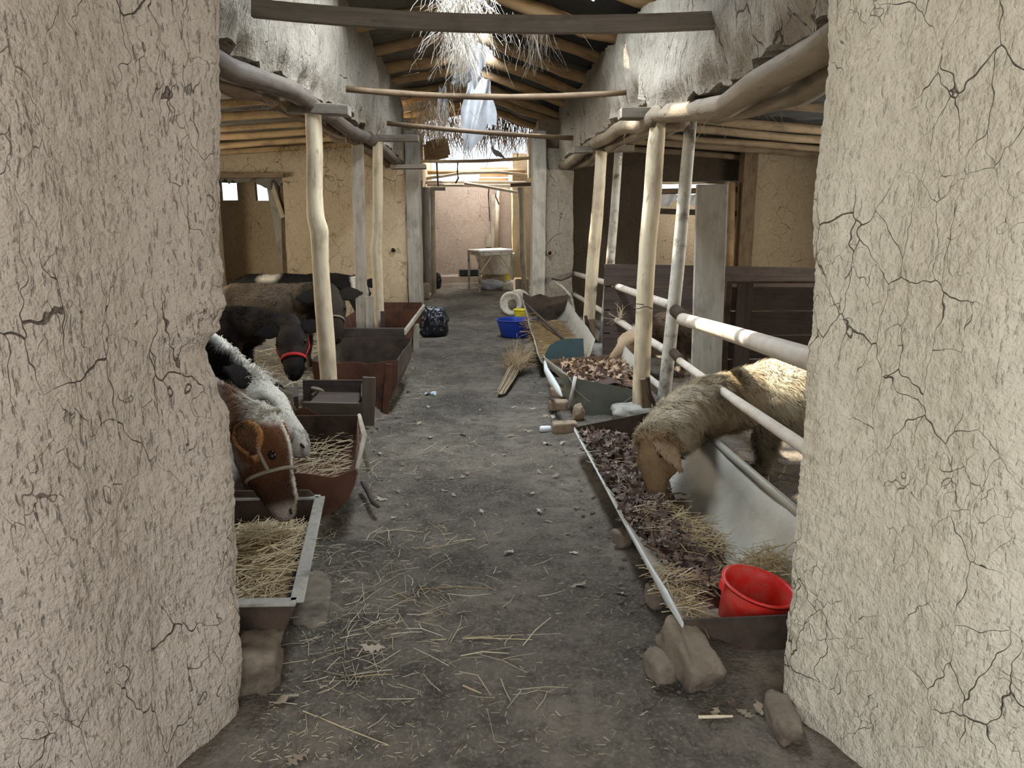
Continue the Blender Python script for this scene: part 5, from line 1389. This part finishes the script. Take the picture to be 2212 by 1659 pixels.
for k, (x0, y0, x1, y1, Y, r, m, lab) in enumerate(((945, 394, 1100, 395, 16.2, .035, 'pipe', 'straight pale pole low across the far roof gap'), (960, 400, 1096, 402, 16.1, .03, 'pipe', 'second pale pole just below the straight one in the far roof gap'),
        (955, 385, 1110, 380, 16.4, .03, 'grey_wood', 'crooked branch arching across the far roof gap'), (1040, 402, 1096, 412, 16.0, .03, 'pipe', 'short slanting pale pole under the far roof gap'),
        (945, 372, 1100, 370, 17.2, .045, 'rafter', 'brown pole across the far roof gap'))):
    a, b = PY(x0, y0, Y), PY(x1, y1, Y); d = (b - a).normalized(); a = a - d * .35; b = b + d * .35
    pole('gap_pole', [a, a.lerp(b, .35) + Vector((0, 0, .03 * (k == 2) * 3)), a.lerp(b, .7) + Vector((0, 0, .02 * (k == 2) * 4)), b], r, m, lab)
for k, (x0, x1, y0, y1, m, lab) in enumerate(((945, 1030, 352, 393, 'bluegrey', 'light blue sheeting panels beyond the far roof gap'), (1038, 1098, 362, 372, 'rafter', 'upper warm brown plank beyond the far roof gap'), (1036, 1098, 374, 382, 'rafter', 'middle warm brown plank beyond the far roof gap'), (1034, 1098, 385, 392, 'rafter', 'lower warm brown plank beyond the far roof gap'))):
    a, b = PY(x0, (y0 + y1) / 2, BY + .1), PY(x1, (y0 + y1) / 2, BY + .1); hh = (PY(x0, y0, BY + .1).z - PY(x0, y1, BY + .1).z)
    tag(MB().bar(a, b, .05, hh, seg=6, wob=.02).build(['blue_panel', 'far_plank', 'far_plank', 'far_plank'][k], M[m], base=a), lab, ['panel', 'plank', 'plank', 'plank'][k])
# leaning crate frame left of the gap
t = thing('wooden_crate', 'warm brown wooden crate lodged in the far roof gap', 'crate', PY(925, 350, 15.4))
fp = [(920, 312), (962, 300), (968, 335), (922, 345)]
for k in range(4): MB().bar(PY(*fp[k], 15.4), PY(*fp[(k + 1) % 4], 15.4), .06, .09).build('frame_bar', M['rafter'], t)
MB().bar(PY(922, 330, 15.42), PY(966, 318, 15.42), .04, .22).build('panel', M['rafter'], t)
# hanging cords
for k, (pl_, Y, lab) in enumerate(([[(943, 347), (944, 365), (946, 396), (947, 402)], 13.4, 'dark cord hanging from the bent pole near the left side'], [[(989, 348), (988, 372), (990, 385), (984, 396)], 13.4, 'knotted dark cord hanging from the middle of the bent pole'],
                                   [[(1057, 401), (1055, 420), (1057, 460), (1058, 478)], 16.1, 'long pale cord hanging before the back wall'], [[(1073, 402), (1071, 425), (1078, 442)], 16.1, 'short hooked pale cord hanging before the back wall'])):
    pts = [PY(a, b, Y) for a, b in pl_]; tag(MB().tube(pts, .016, 6).build('dangling_rope', M['dark_wood' if k < 2 else 'rope'], base=pts[0], smooth=True), lab, 'rope')
# pigeon on the bent pole
c_ = PY(1073, 331, 13.38); t = thing('pigeon', 'grey pigeon perched on the bent pole', 'bird', c_)
V_ = MB(); V_.tube([c_ + Vector((.15, .02, -.09)), c_ + Vector((.07, 0, -.03)), c_, c_ + Vector((-.06, 0, .045)), c_ + Vector((-.085, 0, .09)), c_ + Vector((-.095, 0, .115))], [.018, .045, .06, .042, .028, .026], 12, rnd=True)
V_.build('body', M['silver_bag'], t, smooth=True)
V_.__init__(); V_.tube([c_ + Vector((-.115, 0, .115)), c_ + Vector((-.145, 0, .105))], [.009, .003], 6).build('beak', M['dark_wood'], t)
t.scale = (.78, .78, .78)
MB().tube([c_ + Vector((.06, .01, -.05)), c_ + Vector((.20, .02, -.105))], [(.035, .008), (.028, .005)], 8).build('tail', M['silver_bag'], t, smooth=True)
for s_ in (-1, 1):
    MB().tube([c_ + Vector((-.04, s_ * .045, .03)), c_ + Vector((.03, s_ * .058, -.005)), c_ + Vector((.13, s_ * .03, -.06))], [(.012, .03), (.014, .042), (.005, .012)], 10, rnd=True).build('wing', M['concrete'], t, smooth=True)
    MB().tube([c_ + Vector((-.005, s_ * .02, -.04)), c_ + Vector((-.005, s_ * .02, -.085))], .006, 6).build('leg', M['red_strap'], t)
# torn plastic hanging from the ridge
def hang(corners, Y, lab, seed, amp=.05, nu=30, nv=26, rag=.2): 
    return rag_sheet('hanging_plastic', [(PY(*a, Y), PY(*b, Y)) for a, b in corners], nu, nv, lab, seed=seed, amp=amp, rag=rag, cat='plastic sheet')
hang([((1010, 168), (990, 285)), ((1022, 170), (1002, 330)), ((1036, 168), (1012, 338)), ((1048, 170), (1045, 290)), ((1060, 174), (1074, 270))], 11.9, 'large pale torn plastic sheet hanging from the ridge', .4)
hang([((945, 190), (946, 285)), ((955, 188), (952, 298)), ((968, 186), (966, 282))], 12.2, 'narrow torn plastic strip hanging beside the large sheet', 1.3)
hang([((1005, 98), (1005, 165)), ((1025, 95), (1022, 192)), ((1048, 98), (1044, 172))], 9.4, 'small crumpled plastic scrap hanging below the roof hole', 2.2)
hang([((985, 160), (975, 180)), ((1005, 156), (998, 184)), ((1020, 160), (1010, 190))], 8.3, 'brownish flap of plastic folded over a left rafter', 3.1)

# pipe stubs in the cross wall, a can and a scrap on the floor, tatters in the niche
for px, py, Y, lab in ((850, 540, 12.57, 'dark round pipe mouth in the left cross wall'), (1187, 546, 12.55, 'dark round pipe mouth in the cracked mud pillar')):
    a = PY(px, py, Y); t = thing('pipe_stub', lab, 'pipe', a)
    MB().tube([a + Vector((0, .08, 0)), a + Vector((0, -.03, 0))], .045, 14).build('collar', M['mud_in'], t, smooth=True)
    MB().tube([a + Vector((0, .02, 0)), a + Vector((0, -.034, 0))], .032, 12).build('mouth', M['eye'], t, smooth=True)
a = PG(1166, 933); zz = FZ(a.x, a.y)
t = thing('drink_can', 'small crushed silvery can on the floor by the mud bricks', 'can', (a.x, a.y, zz))
MB().tube([Vector((a.x, a.y, zz + .024)), Vector((a.x + .01, a.y, zz + .024)), Vector((a.x + .075, a.y + .01, zz + .024)), Vector((a.x + .085, a.y + .01, zz + .024))], [.020, .025, .024, .019], 14).build('body', M['enamel'], t, smooth=True)
a = PG(930, 856); zz = FZ(a.x, a.y)
tag(MB().grid(lambda u, v: (a.x - .05 + .1 * u, a.y + .08 * v, zz + .01 + .015 * math.sin(u * 5 + v * 4)), 8, 6).build('paper_scrap', M['bluegrey'], base=(a.x, a.y, zz), smooth=True), 'crumpled pale bluish paper scrap on the passage floor', 'paper')
rag_sheet('sacking', [(PY(474, 381, 12.72), PY(474, 392, 12.72)), (PY(495, 381, 12.72), PY(497, 398, 12.72)), (PY(525, 381, 12.72), PY(524, 395, 12.72)), (PY(556, 381, 12.72), PY(552, 397, 12.72)), (PY(580, 381, 12.72), PY(586, 410, 12.72)), (PY(610, 381, 12.72), PY(608, 400, 12.72))], 60, 6, 'tattered sacking hanging under the left doorway head', m='mat_l', seed=5, amp=.02, rag=.8, cat='cloth')
# ------------------------------------------------------------------ straw, leaves and litter
STRAW = ((.56, .46, .29), (.46, .37, .22), (.66, .58, .41), (.38, .29, .17))
LITTER = ((.52, .45, .32), (.42, .36, .26), (.62, .56, .44), (.34, .28, .19))
def strand(mb, p, d, L, r, col, bend=.1, n=3):
    p = Vector(p); d = Vector(d).normalized(); e_ = p + d * L
    m_ = p.lerp(e_, .5) + Vector([random.gauss(0, bend * L * .5) for _ in range(3)])
    mb.tube([p, m_, e_], [r, r * .9, r * .7], n, col=col, caps=False)
def pile(mb, n, surf, box, L, r, cols, tilt=.25, dirn=None, spread=3.2, lift=.0):
    for _ in range(n):
        x, y = random.uniform(box[0], box[1]), random.uniform(box[2], box[3]); z = surf(x, y)
        if z is None or math.hypot(x - bc.x - .01, y - bc.y) < .19: continue
        a = random.uniform(0, spread) if dirn is None else random.gauss(dirn, spread)
        d = Vector((math.cos(a), math.sin(a), random.gauss(0, tilt)))
        l = random.uniform(*L); strand(mb, Vector((x, y, z + lift + random.uniform(0, .02))) - d * l * .5, d, l, random.uniform(*r), random.choice(cols))
def stuff(o, label, cat): return tag(o, label, cat, kind='stuff')
# passage floor
mb = MB()
def scatter(px, py, n, sx, sy, L, r=(.0010, .0020)):
    c = PG(px, py)
    for _ in range(int(n * .45)):
        x, y = random.gauss(c.x, sx), random.gauss(c.y, sy)
        if not (-1.0 < x < .75 and 2.0 < y < 12) or (x < -.72 and y < 2.42): continue
        a = random.uniform(0, 6.3); l = random.uniform(*L) * random.choice((1, 1, .6)); z = FZ(x, y) + .006
        strand(mb, (x, y, z + random.uniform(0, .006)), (math.cos(a), math.sin(a), random.uniform(-.02, .06)), l, random.uniform(*r), random.choice(LITTER))
for a in ((850, 1190, 110, .16, .20, (.04, .2)), (960, 1170, 60, .14, .16, (.04, .2)), (740, 1330, 130, .10, .16, (.03, .17)), (890, 1330, 110, .14, .14, (.04, .2)), (760, 1420, 70, .10, .12, (.03, .15)),
          (880, 1440, 60, .16, .14, (.04, .22)), (820, 1270, 60, .12, .12, (.04, .2)), (870, 960, 90, .14, .35, (.04, .22)), (1010, 965, 70, .12, .25, (.04, .2)), (800, 1010, 60, .08, .2, (.04, .2)),
          (880, 880, 60, .14, .4, (.04, .25)), (900, 830, 40, .1, .5, (.05, .25)), (1000, 1480, 35, .3, .15, (.04, .2)), (1080, 900, 40, .3, 1.0, (.04, .2)), (690, 1190, 60, .05, .15, (.04, .15)),
          (1000, 750, 40, .35, 1.2, (.05, .2)), (640, 1560, 26, .08, .1, (.04, .15)), (1150, 1400, 26, .2, .3, (.03, .15)), (1100, 1250, 30, .2, .3, (.03, .18))): scatter(*a)
stuff(mb.build('straw_litter', M['straw']), 'loose pale straw scattered over the trodden passage floor', 'straw')
mb = MB()
for _ in range(2600):
    y = 2.0 + 7 * random.random() ** 1.7; x = random.uniform(-.95, .62) if random.random() < .55 else random.gauss(-.55, .22)
    if x < -.72 and y < 2.42: continue
    a = random.uniform(0, 6.3); strand(mb, (x, y, FZ(x, y) + .003), (math.cos(a), math.sin(a), .02), random.uniform(.006, .03), random.uniform(.0007, .0014), random.choice(LITTER), .02)
stuff(mb.build('chaff', M['straw']), 'short straw chaff strewn across the passage floor', 'chaff')
LAND = [((-.80, 4.1), 'beside the half-drum trough'), ((-.62, 2.95), 'beside the grey straw trough'), ((.55, 2.9), 'beside the galvanised trough'), ((.58, 4.2), 'beside the far half of the galvanised trough'), ((.72, 2.25), 'beside the long leaning stone'), ((.62, 5.6), 'beside the mud bricks'),
        ((.1, 7.4), 'beside the twig broom'), ((.45, 10.5), 'beside the blue tub'), ((-.7, 10.6), 'beside the large black bag'), ((-.85, 6.2), 'beside the tall rusty trough'), ((-.8, 8.6), 'beside the far rusty trough'), ((-.75, 2.2), 'by the foot of the left front wall'),
        ((-.2, 2.9), 'amid the near straw litter'), ((-.1, 4.4), 'on the bare middle of the passage'), ((-.05, 5.8), 'amid the farther straw litter')]
def near(x, y): return min(LAND, key=lambda l: math.hypot(l[0][0] - x, l[0][1] - y))[1]
# long stalks that lie by themselves
LS = ((945, 1385, 1150, 1389, .0022), (995, 1425, 1100, 1420, .0022), (655, 1545, 838, 1617, .0022), (1000, 1495, 1040, 1507, .003), (1508, 1555, 1582, 1553, .006), (905, 1275, 1060, 1280, .002), (1130, 1400, 1190, 1340, .002),
      (905, 1265, 958, 1335, .0022), (845, 1275, 905, 1310, .0022), (1090, 1400, 1110, 1380, .002), (770, 1470, 850, 1462, .0022), (930, 1385, 1130, 1380, .0018), (1020, 1170, 920, 1190, .0018), (805, 1145, 915, 1150, .0022))
for k, (x0, y0, x1, y1, r) in enumerate(LS):
    a, b = PG(x0, y0), PG(x1, y1); a.z, b.z = FZ(a.x, a.y) + r + .004, FZ(b.x, b.y) + r + .004
    m_ = a.lerp(b, .5); m_.z = FZ(m_.x, m_.y) + r + .004 + random.uniform(0, .004)
    tag(MB().tube([a, m_ + Vector((random.uniform(-.01, .01), random.uniform(-.01, .01), 0)), b], [r, r, r * .7], 5, col=random.choice(STRAW)).build('straw_stalk', M['straw'], base=a), ('thick' if r > .0025 else 'long' if (b - a).length > .2 else 'short') + ' single straw stalk lying ' + near(m_.x, m_.y), 'straw stalk', 'long stalks on the passage floor')
# earth clods
mb = MB()
for k in range(420):
    y = 2.0 + 8 * random.random() ** 1.5; side = random.random()
    x = random.gauss(.60, .07) if side < .35 else (random.gauss(-.84, .05) if side < .6 else random.uniform(-.8, .6)); s_ = random.uniform(.006, .022) * (1 if side < .6 else .6)
    if x < -.72 and y < 2.42: continue
    mb.rock((x, y, FZ(x, y) + s_ * .2), (s_ * random.uniform(.8, 1.6), s_ * random.uniform(.8, 1.6), s_), rotz(random.uniform(0, 3)), 1, .25, 2, 2.4, k * .37)
stuff(mb.build('earth_clods', M['dirt'], smooth=True), 'crumbled earth clods along both sides of the passage', 'earth')

# dry leaves: four lobed, curled shapes
def leaf_mesh(seed, lobes=4, ln=1.0):
    g = random.Random(seed); n = lobes * 4; up_, lo_ = [], []
    for k in range(n + 1):
        t = k / n; w = (.30 * math.sin(math.pi * min(1, t * 1.02)) ** .8) * (.66 + .34 * math.cos(2 * math.pi * lobes * t + .6)) * g.uniform(.85, 1.12)
        up_.append((t, max(w, .01))); lo_.append((t, -max(w * g.uniform(.85, 1.1), .01)))
    cx, cy = g.uniform(.2, .5), g.uniform(.25, .6)
    def z(t, w): return cx * (t - .5) ** 2 * .7 + cy * w * w * 1.4 + .05 * math.sin(t * 9 + seed) + .04 * math.sin(w * 14 + seed)
    vs = []; 
    for k in range(n + 1): vs.append((up_[k][0] - .5, up_[k][1], z(*up_[k]))); vs.append((up_[k][0] - .5, 0, z(up_[k][0], 0))); vs.append((lo_[k][0] - .5, lo_[k][1], z(*lo_[k])))
    fs = []
    for k in range(n): b = 3 * k; fs += [(b, b + 3, b + 4, b + 1), (b + 1, b + 4, b + 5, b + 2)]
    vs += [(-.5, .012, z(0, 0)), (-.5, -.012, z(0, 0)), (-.72, .0, z(0, 0) + .05)]; fs.append((len(vs) - 3, len(vs) - 2, len(vs) - 1))
    return np.array(vs), fs
LV = [leaf_mesh(k, 3 + k % 3) for k in range(5)]
LM = []
for k, (v, f) in enumerate(LV):
    mb = MB(); mb.add(v.tolist(), f, col=((.36, .30, .225), (.42, .36, .28), (.30, .24, .17), (.46, .42, .36), (.26, .20, .145))[k])
    o = mb.build('dry_leaf', M['leaf'], smooth=True); LM.append(o.data); bpy.data.objects.remove(o)
spots = [(620, 1522, 1.3), (805, 1410, 1.25), (1250, 1270, 1.1), (1100, 1197, 1.0), (1010, 1026, 1), (1000, 1035, .8), (825, 1080, 1), (640, 1655, 1.2), (1165, 1105, .8), (1245, 1097, .9), (1165, 1022, .8), (1180, 960, .8), (1190, 1010, .7), (975, 1035, .7),
         (860, 1060, .9), (980, 1072, .6), (820, 980, .7), (1200, 1030, .8), (1240, 1195, .7), (1225, 1150, .6), (905, 915, .8), (930, 855, .7), (1070, 850, .7), (1110, 880, .7), (1130, 870, .6), (1180, 900, .9), (1150, 880, .7), (1120, 925, .7),
         (1195, 905, .9), (1100, 945, .9), (1140, 935, .7), (1040, 885, .6), (870, 1000, .8), (1340, 1290, .7), (1590, 1520, 1.1), (1640, 1535, 1.0), (1545, 1545, .9), (1610, 1545, .9), (1040, 1110, .6), (880, 1090, .7), (1150, 1070, .6), (960, 1060, .6),
         (1185, 1125, .6), (930, 945, .8), (1000, 940, .7), (880, 850, .8), (895, 800, .8), (980, 810, .7), (1110, 760, .8), (1060, 790, .7), (1025, 720, .8), (960, 770, .7), (1005, 860, .6), (925, 880, .6), (860, 905, .7), (1090, 985, .6), (1215, 960, .7), (1130, 1000, .5), (850, 1120, .6), (905, 1035, .6)]
for k, (px, py, s_) in enumerate(spots):
    p = PG(px, py); o = bpy.data.objects.new('dry_leaf', LM[k % 5]); COL.objects.link(o)
    sc_ = .075 * s_ * (1 + .35 * (p.y > 5)); o.scale = (sc_, sc_, sc_); o.location = (p.x, p.y, FZ(p.x, p.y) + .006)
    o.rotation_euler = (random.uniform(-.25, .25) + (math.pi if random.random() < .3 else 0), random.uniform(-.25, .25), random.uniform(0, 6.3))
    if abs(o.rotation_euler[0]) > 1.5: o.location.z += .012
    tag(o, ('tan', 'pale tan', 'brown', 'pale grey', 'dark brown')[k % 5] + ' curled dry leaf lying ' + near(p.x, p.y), 'leaf', 'dry leaves on the passage floor')

# fill of the troughs
def prof_z(p0, p1, y0, y1):
    a, b = np.array(p0), np.array(p1)
    def f(x, y):
        t = (y - y0) / (y1 - y0); q = a * (1 - t) + b * t
        if x < q[0, 0] + .01 or x > q[-1, 0] - .01: return None
        return float(np.interp(x, q[:, 0], q[:, 1]))
    return f
tz1 = prof_z(pr0, pr1, 2.42, 4.9)
def bed(name, tz, fill, x0, x1, y0, y1, m, label, cat, nx=26, ny=60):
    """heap surface resting in a trough"""
    X = np.linspace(x0, x1, nx); Y = np.linspace(y0, y1, ny); P = np.zeros((ny, nx, 3)); ok = np.zeros((ny, nx), bool)
    for i, y in enumerate(Y):
        for j, x in enumerate(X):
            z = tz(x, y); f = fill(x, y); ok[i, j] = z is not None and f > z - .01; P[i, j] = (x, y, f)
    P[..., 2] += .012 * fbm(P.reshape(-1, 3) * 14, 3).reshape(ny, nx)
    keep = ok[:-1, :-1] & ok[1:, 1:] & ok[1:, :-1] & ok[:-1, 1:]
    return stuff(MB().gridA(P, keep).build(name, m, smooth=True), label, cat)
def fill1(x, y): return .165 + .03 * math.sin(y * 5 + x * 4) - .45 * max(0, x - .86) - .25 * max(0, 2.75 - y) + .05 * math.exp(-((x - .8) ** 2 + (y - 3.9) ** 2) / .12)
M['humus'] = metal('leaf_mould', (.075, .045, .038), (.11, .07, .055), (.05, .03, .026), 20, .9, 0)
bed('leaf_mould', tz1, fill1, .61, 1.28, 2.5, 4.88, M['humus'], 'dark bed of crushed leaves in the galvanised trough', 'leaf litter')
def leaves(n, pos, size, cols, tilt=.55):
    mb = MB()
    for _ in range(n):
        p = pos()
        if p is None: continue
        v, f = random.choice(LV); s_ = random.uniform(*size); R = np.array(eul(random.gauss(0, tilt), random.gauss(0, tilt), random.uniform(0, 6.3)))
        c = random.choice(cols); j = random.uniform(.7, 1.3)
        mb.add(((v * s_) @ R.T + np.array(p)).tolist(), f, col=tuple(min(1, q * j) for q in c))
    return mb
def pos1():
    x, y = random.uniform(.62, 1.06), random.uniform(2.74, 4.85)
    if x > .90 + .05 * math.sin(y * 7) and random.random() < .85: return None
    z = tz1(x, y)
    if z is None: return None
    f = fill1(x, y)
    if f < z - .03: return None
    return (x, y, max(z, f) + random.uniform(.0, .03))
DK = ((.125, .085, .066), (.17, .118, .092), (.095, .062, .048), (.25, .185, .15))
stuff(leaves(1050, pos1, (.055, .105), DK).build('leaf_pile', M['leaf'], smooth=True), 'pile of dark purplish-brown oak leaves in the galvanised trough', 'leaves')
mb = MB()
sf = lambda x, y: None if tz1(x, y) is None else max(tz1(x, y), fill1(x, y)) + .012
pile(mb, 330, sf, (.68, .98, 2.46, 2.84), (.06, .22), (.0012, .0024), STRAW, .15)
pile(mb, 200, sf, (.90, 1.10, 3.12, 3.5), (.06, .24), (.0012, .0024), STRAW, .25)
pile(mb, 90, sf, (.72, .98, 3.2, 3.75), (.06, .22), (.0012, .0022), STRAW, .2)
pile(mb, 60, sf, (.65, 1.2, 2.5, 4.6), (.08, .25), (.0012, .0022), STRAW, .15)
sp = lambda x, y: None if tz1(x, y) is None else tz1(x, y) + .02 + .05 * math.exp(-((x - 1.12) ** 2 + (y - 2.86) ** 2) / .01)
pile(mb, 330, sp, (1.0, 1.22, 2.68, 3.02), (.06, .20), (.0012, .0024), STRAW, .45)
stuff(mb.build('feed_straw', M['straw']), 'wisps of golden straw among the leaves in the galvanised trough', 'straw')
# grey trough under the brown calf
mb = MB()
def sL(x, y):
    xr = n0.x + (n1.x - n0.x) * (y - n0.y) / (n1.y - n0.y) - .035
    return None if x > xr - .02 else .235 + .03 * math.sin(x * 9 + y * 5) - .10 * max(0, y - 3.05) - .22 * max(0, y - 3.15)
pile(mb, 1500, sL, (-1.30, -.66, 2.56, 3.30), (.08, .26), (.0013, .0026), STRAW, .14, dirn=.9, spread=.9)
X_ = np.linspace(-1.38, -.70, 16); Y_ = np.linspace(2.5, 3.35, 18)
PP = np.array([[(min(x, n0.x + (n1.x - n0.x) * (y - n0.y) / (n1.y - n0.y) - .06), y, (sL(x, y) or .22) - .012) for x in X_] for y in Y_])
stuff(mb.build('feed_straw', M['straw']), 'thick golden straw filling the grey flanged trough', 'straw')
M['straw_bed'] = metal('matted_straw', (.26, .18, .085), (.36, .26, .13), (.14, .09, .045), 30, .9, 0)
stuff(MB().gridA(PP).build('straw_bed', M['straw_bed'], smooth=True), 'matted straw underneath in the grey flanged trough', 'straw')
# half drum
mb = MB(); pile(mb, 170, lambda x, y: .15 + .10 * max(0, y - 4.2) + .10 * max(0, x + .95), (-1.14, -.76, 4.05, 4.8), (.10, .30), (.0012, .0022), STRAW[:2] + STRAW[3:], .2, dirn=.6, spread=.5)
stuff(mb.build('feed_straw', M['straw']), 'brownish straw lying in the rusty half drum', 'straw')
# straw trough on the right
tz3 = prof_z(r0, r1, yT + .02, 11.3)
BRN = ((.34, .23, .11), (.27, .18, .085), (.42, .30, .16))
mb = MB(); pile(mb, 800, lambda x, y: None if tz3(x, y) is None else max(tz3(x, y), .20) + .01, (.58, 1.08, 7.6, 10.4), (.10, .35), (.002, .0035), BRN, .15)
stuff(mb.build('feed_straw', M['straw']), 'brown straw in the pale half-pipe trough', 'straw')
X_ = np.linspace(.62, 1.05, 10); Y_ = np.linspace(7.56, 10.6, 24)
stuff(MB().gridA(np.array([[(x, y, .205 + .02 * math.sin(x * 20 + y * 3)) for x in X_] for y in Y_])).build('straw_bed', M['straw_bed'], smooth=True), 'matted straw underneath in the pale half-pipe trough', 'straw')
tz2 = prof_z(q0, q1, yN, 7.15)
def pos2():
    x, y = random.uniform(.7, 1.3), random.uniform(6.05, 7.05); z = tz2(x, y)
    return None if z is None else (x, y, max(z, .27 + .05 * math.sin(y * 5)) + random.uniform(0, .03))
stuff(leaves(260, pos2, (.06, .11), ((.30, .18, .11), (.38, .25, .16), (.22, .13, .08), (.45, .32, .22))).build('leaf_pile', M['leaf'], smooth=True), 'pile of reddish-brown leaves in the grey-green trough', 'leaves')
X_ = np.linspace(.68, 1.26, 10); Y_ = np.linspace(6.02, 7.1, 12)
stuff(MB().gridA(np.array([[(x, y, .265 + .02 * math.sin(x * 20 + y * 3)) for x in X_] for y in Y_])).build('leaf_mould', M['humus'], smooth=True), 'dark bed of crushed leaves in the grey-green trough', 'leaf litter')
# bedding under the calves and in the pen
mb = MB()
pile(mb, 900, lambda x, y: FZ(x, y) + .004, (-2.6, -1.2, 5.2, 8.5), (.08, .3), (.0015, .003), STRAW, .08)
pile(mb, 260, lambda x, y: FZ(x, y) + .004, (-2.6, -1.5, 8.5, 11), (.1, .3), (.002, .003), STRAW, .08)
stuff(mb.build('bedding_straw', M['straw']), 'trampled straw bedding on the ground around the calves', 'straw')
mb = MB(); pile(mb, 300, lambda x, y: FZ(x, y) + .004, (1.3, 3.0, 3.2, 8.0), (.1, .3), (.0015, .003), BRN, .08)
stuff(mb.build('bedding_straw', M['straw']), 'sparse brown straw on the ground of the sheep pen', 'straw')
# straw wisp tied on the rail
a = PX(1340, 690, 1.5); mb = MB()
for _ in range(26): strand(mb, a, (random.gauss(0, .5), random.gauss(-.2, .3), random.gauss(.3, .7)), random.uniform(.06, .2), .003, (.5, .42, .3), .2)
stuff(mb.build('straw_wisp', M['straw'], base=a), 'wisp of straw caught on the middle pen rail', 'straw')

# ------------------------------------------------------------------ debris hanging from the roofs
def dangle(name, label, n, src, L, r, cols, sway=.25, seg=4, cat='straw'):
    mb = MB()
    for _ in range(n):
        p = src(); l = random.uniform(*L); pts = [p]; d = Vector((random.gauss(0, sway), random.gauss(0, sway), -1))
        for k in range(seg):
            d = (d + Vector((random.gauss(0, sway), random.gauss(0, sway), -.12))).normalized(); pts.append(pts[-1] + d * l / seg)
        rr = random.uniform(*r); mb.tube(pts, [rr * (1 - .6 * k / seg) for k in range(seg + 1)], 3, col=random.choice(cols), caps=False)
    return stuff(mb.build(name, M['straw']), label, cat)
GREY = ((.50, .45, .38), (.40, .34, .26), (.58, .54, .48))
rp = lambda px0, px1, py0, py1, Y, dY=.3: (lambda: PY(random.gauss((px0 + px1) / 2, (px1 - px0) / 4), random.uniform(py0, py1), Y + random.uniform(-dY, dY)))
dangle('hanging_straw', 'tangle of pale straw hanging through the roof hole', 260, rp(930, 1060, -70, 40, 5.9, .7), (.15, .5), (.0018, .004), GREY, .42)
dangle('hanging_straw', 'matted straw bundle hanging below the roof hole', 240, rp(970, 1040, 40, 130, 7.2, .4), (.12, .42), (.0018, .004), GREY, .25)
dangle('hanging_roots', 'dry root strands hanging under the right-hand rafters', 60, rp(1135, 1185, 30, 75, 8.0, .25), (.15, .5), (.002, .004), ((.30, .25, .19), (.36, .31, .25)), .18)
dangle('hanging_straw', 'thin stray straws hanging off the rafters over the passage', 70, rp(880, 1240, 20, 120, 8.2, 1.2), (.1, .35), (.0018, .003), GREY, .3)
dangle('hanging_straw', 'brown thatch tufts hanging beside the narrow plastic strip', 260, rp(880, 985, 215, 275, 11.8, .4), (.12, .4), (.002, .005), ((.26, .18, .11), (.34, .25, .16), (.2, .14, .09)), .3)
dangle('hanging_fibres', 'stringy fibres hanging along the right-hand beam', 90, lambda: (lambda y: Vector((1.42 + random.uniform(-.1, .15), y, float(zbR(np.array([y]))[0]) - .05)))(random.uniform(3.0, 9)), (.05, .25), (.0015, .003), ((.34, .27, .17), (.42, .35, .23)), .3)
dangle('hanging_fibres', 'stringy fibres hanging along the left-hand beam', 80, lambda: (lambda y: Vector((-1.42 - random.uniform(-.1, .15), y, float(zbL(np.array([y]))[0]) - .05)))(random.uniform(3.6, 11)), (.05, .22), (.0015, .003), ((.34, .27, .17), (.42, .35, .23)), .3)
dangle('hanging_fibres', 'thatch ends hanging at the top of the left cross wall', 140, lambda: Vector((random.uniform(-3.2, -1.5), 12.5 - random.uniform(0, .25), 2.72)), (.06, .25), (.002, .004), ((.16, .11, .06), (.22, .16, .09)), .4)
dangle('hanging_thatch', 'ragged thatch fringe hanging over the far roof gap', 700, lambda: Vector((random.uniform(-1.3, 1.2), 16.2 + random.uniform(-.35, .1), random.uniform(3.2, 3.75))), (.2, .65), (.004, .010), ((.22, .15, .09), (.34, .24, .14), (.45, .34, .2), (.12, .09, .07)), .22)
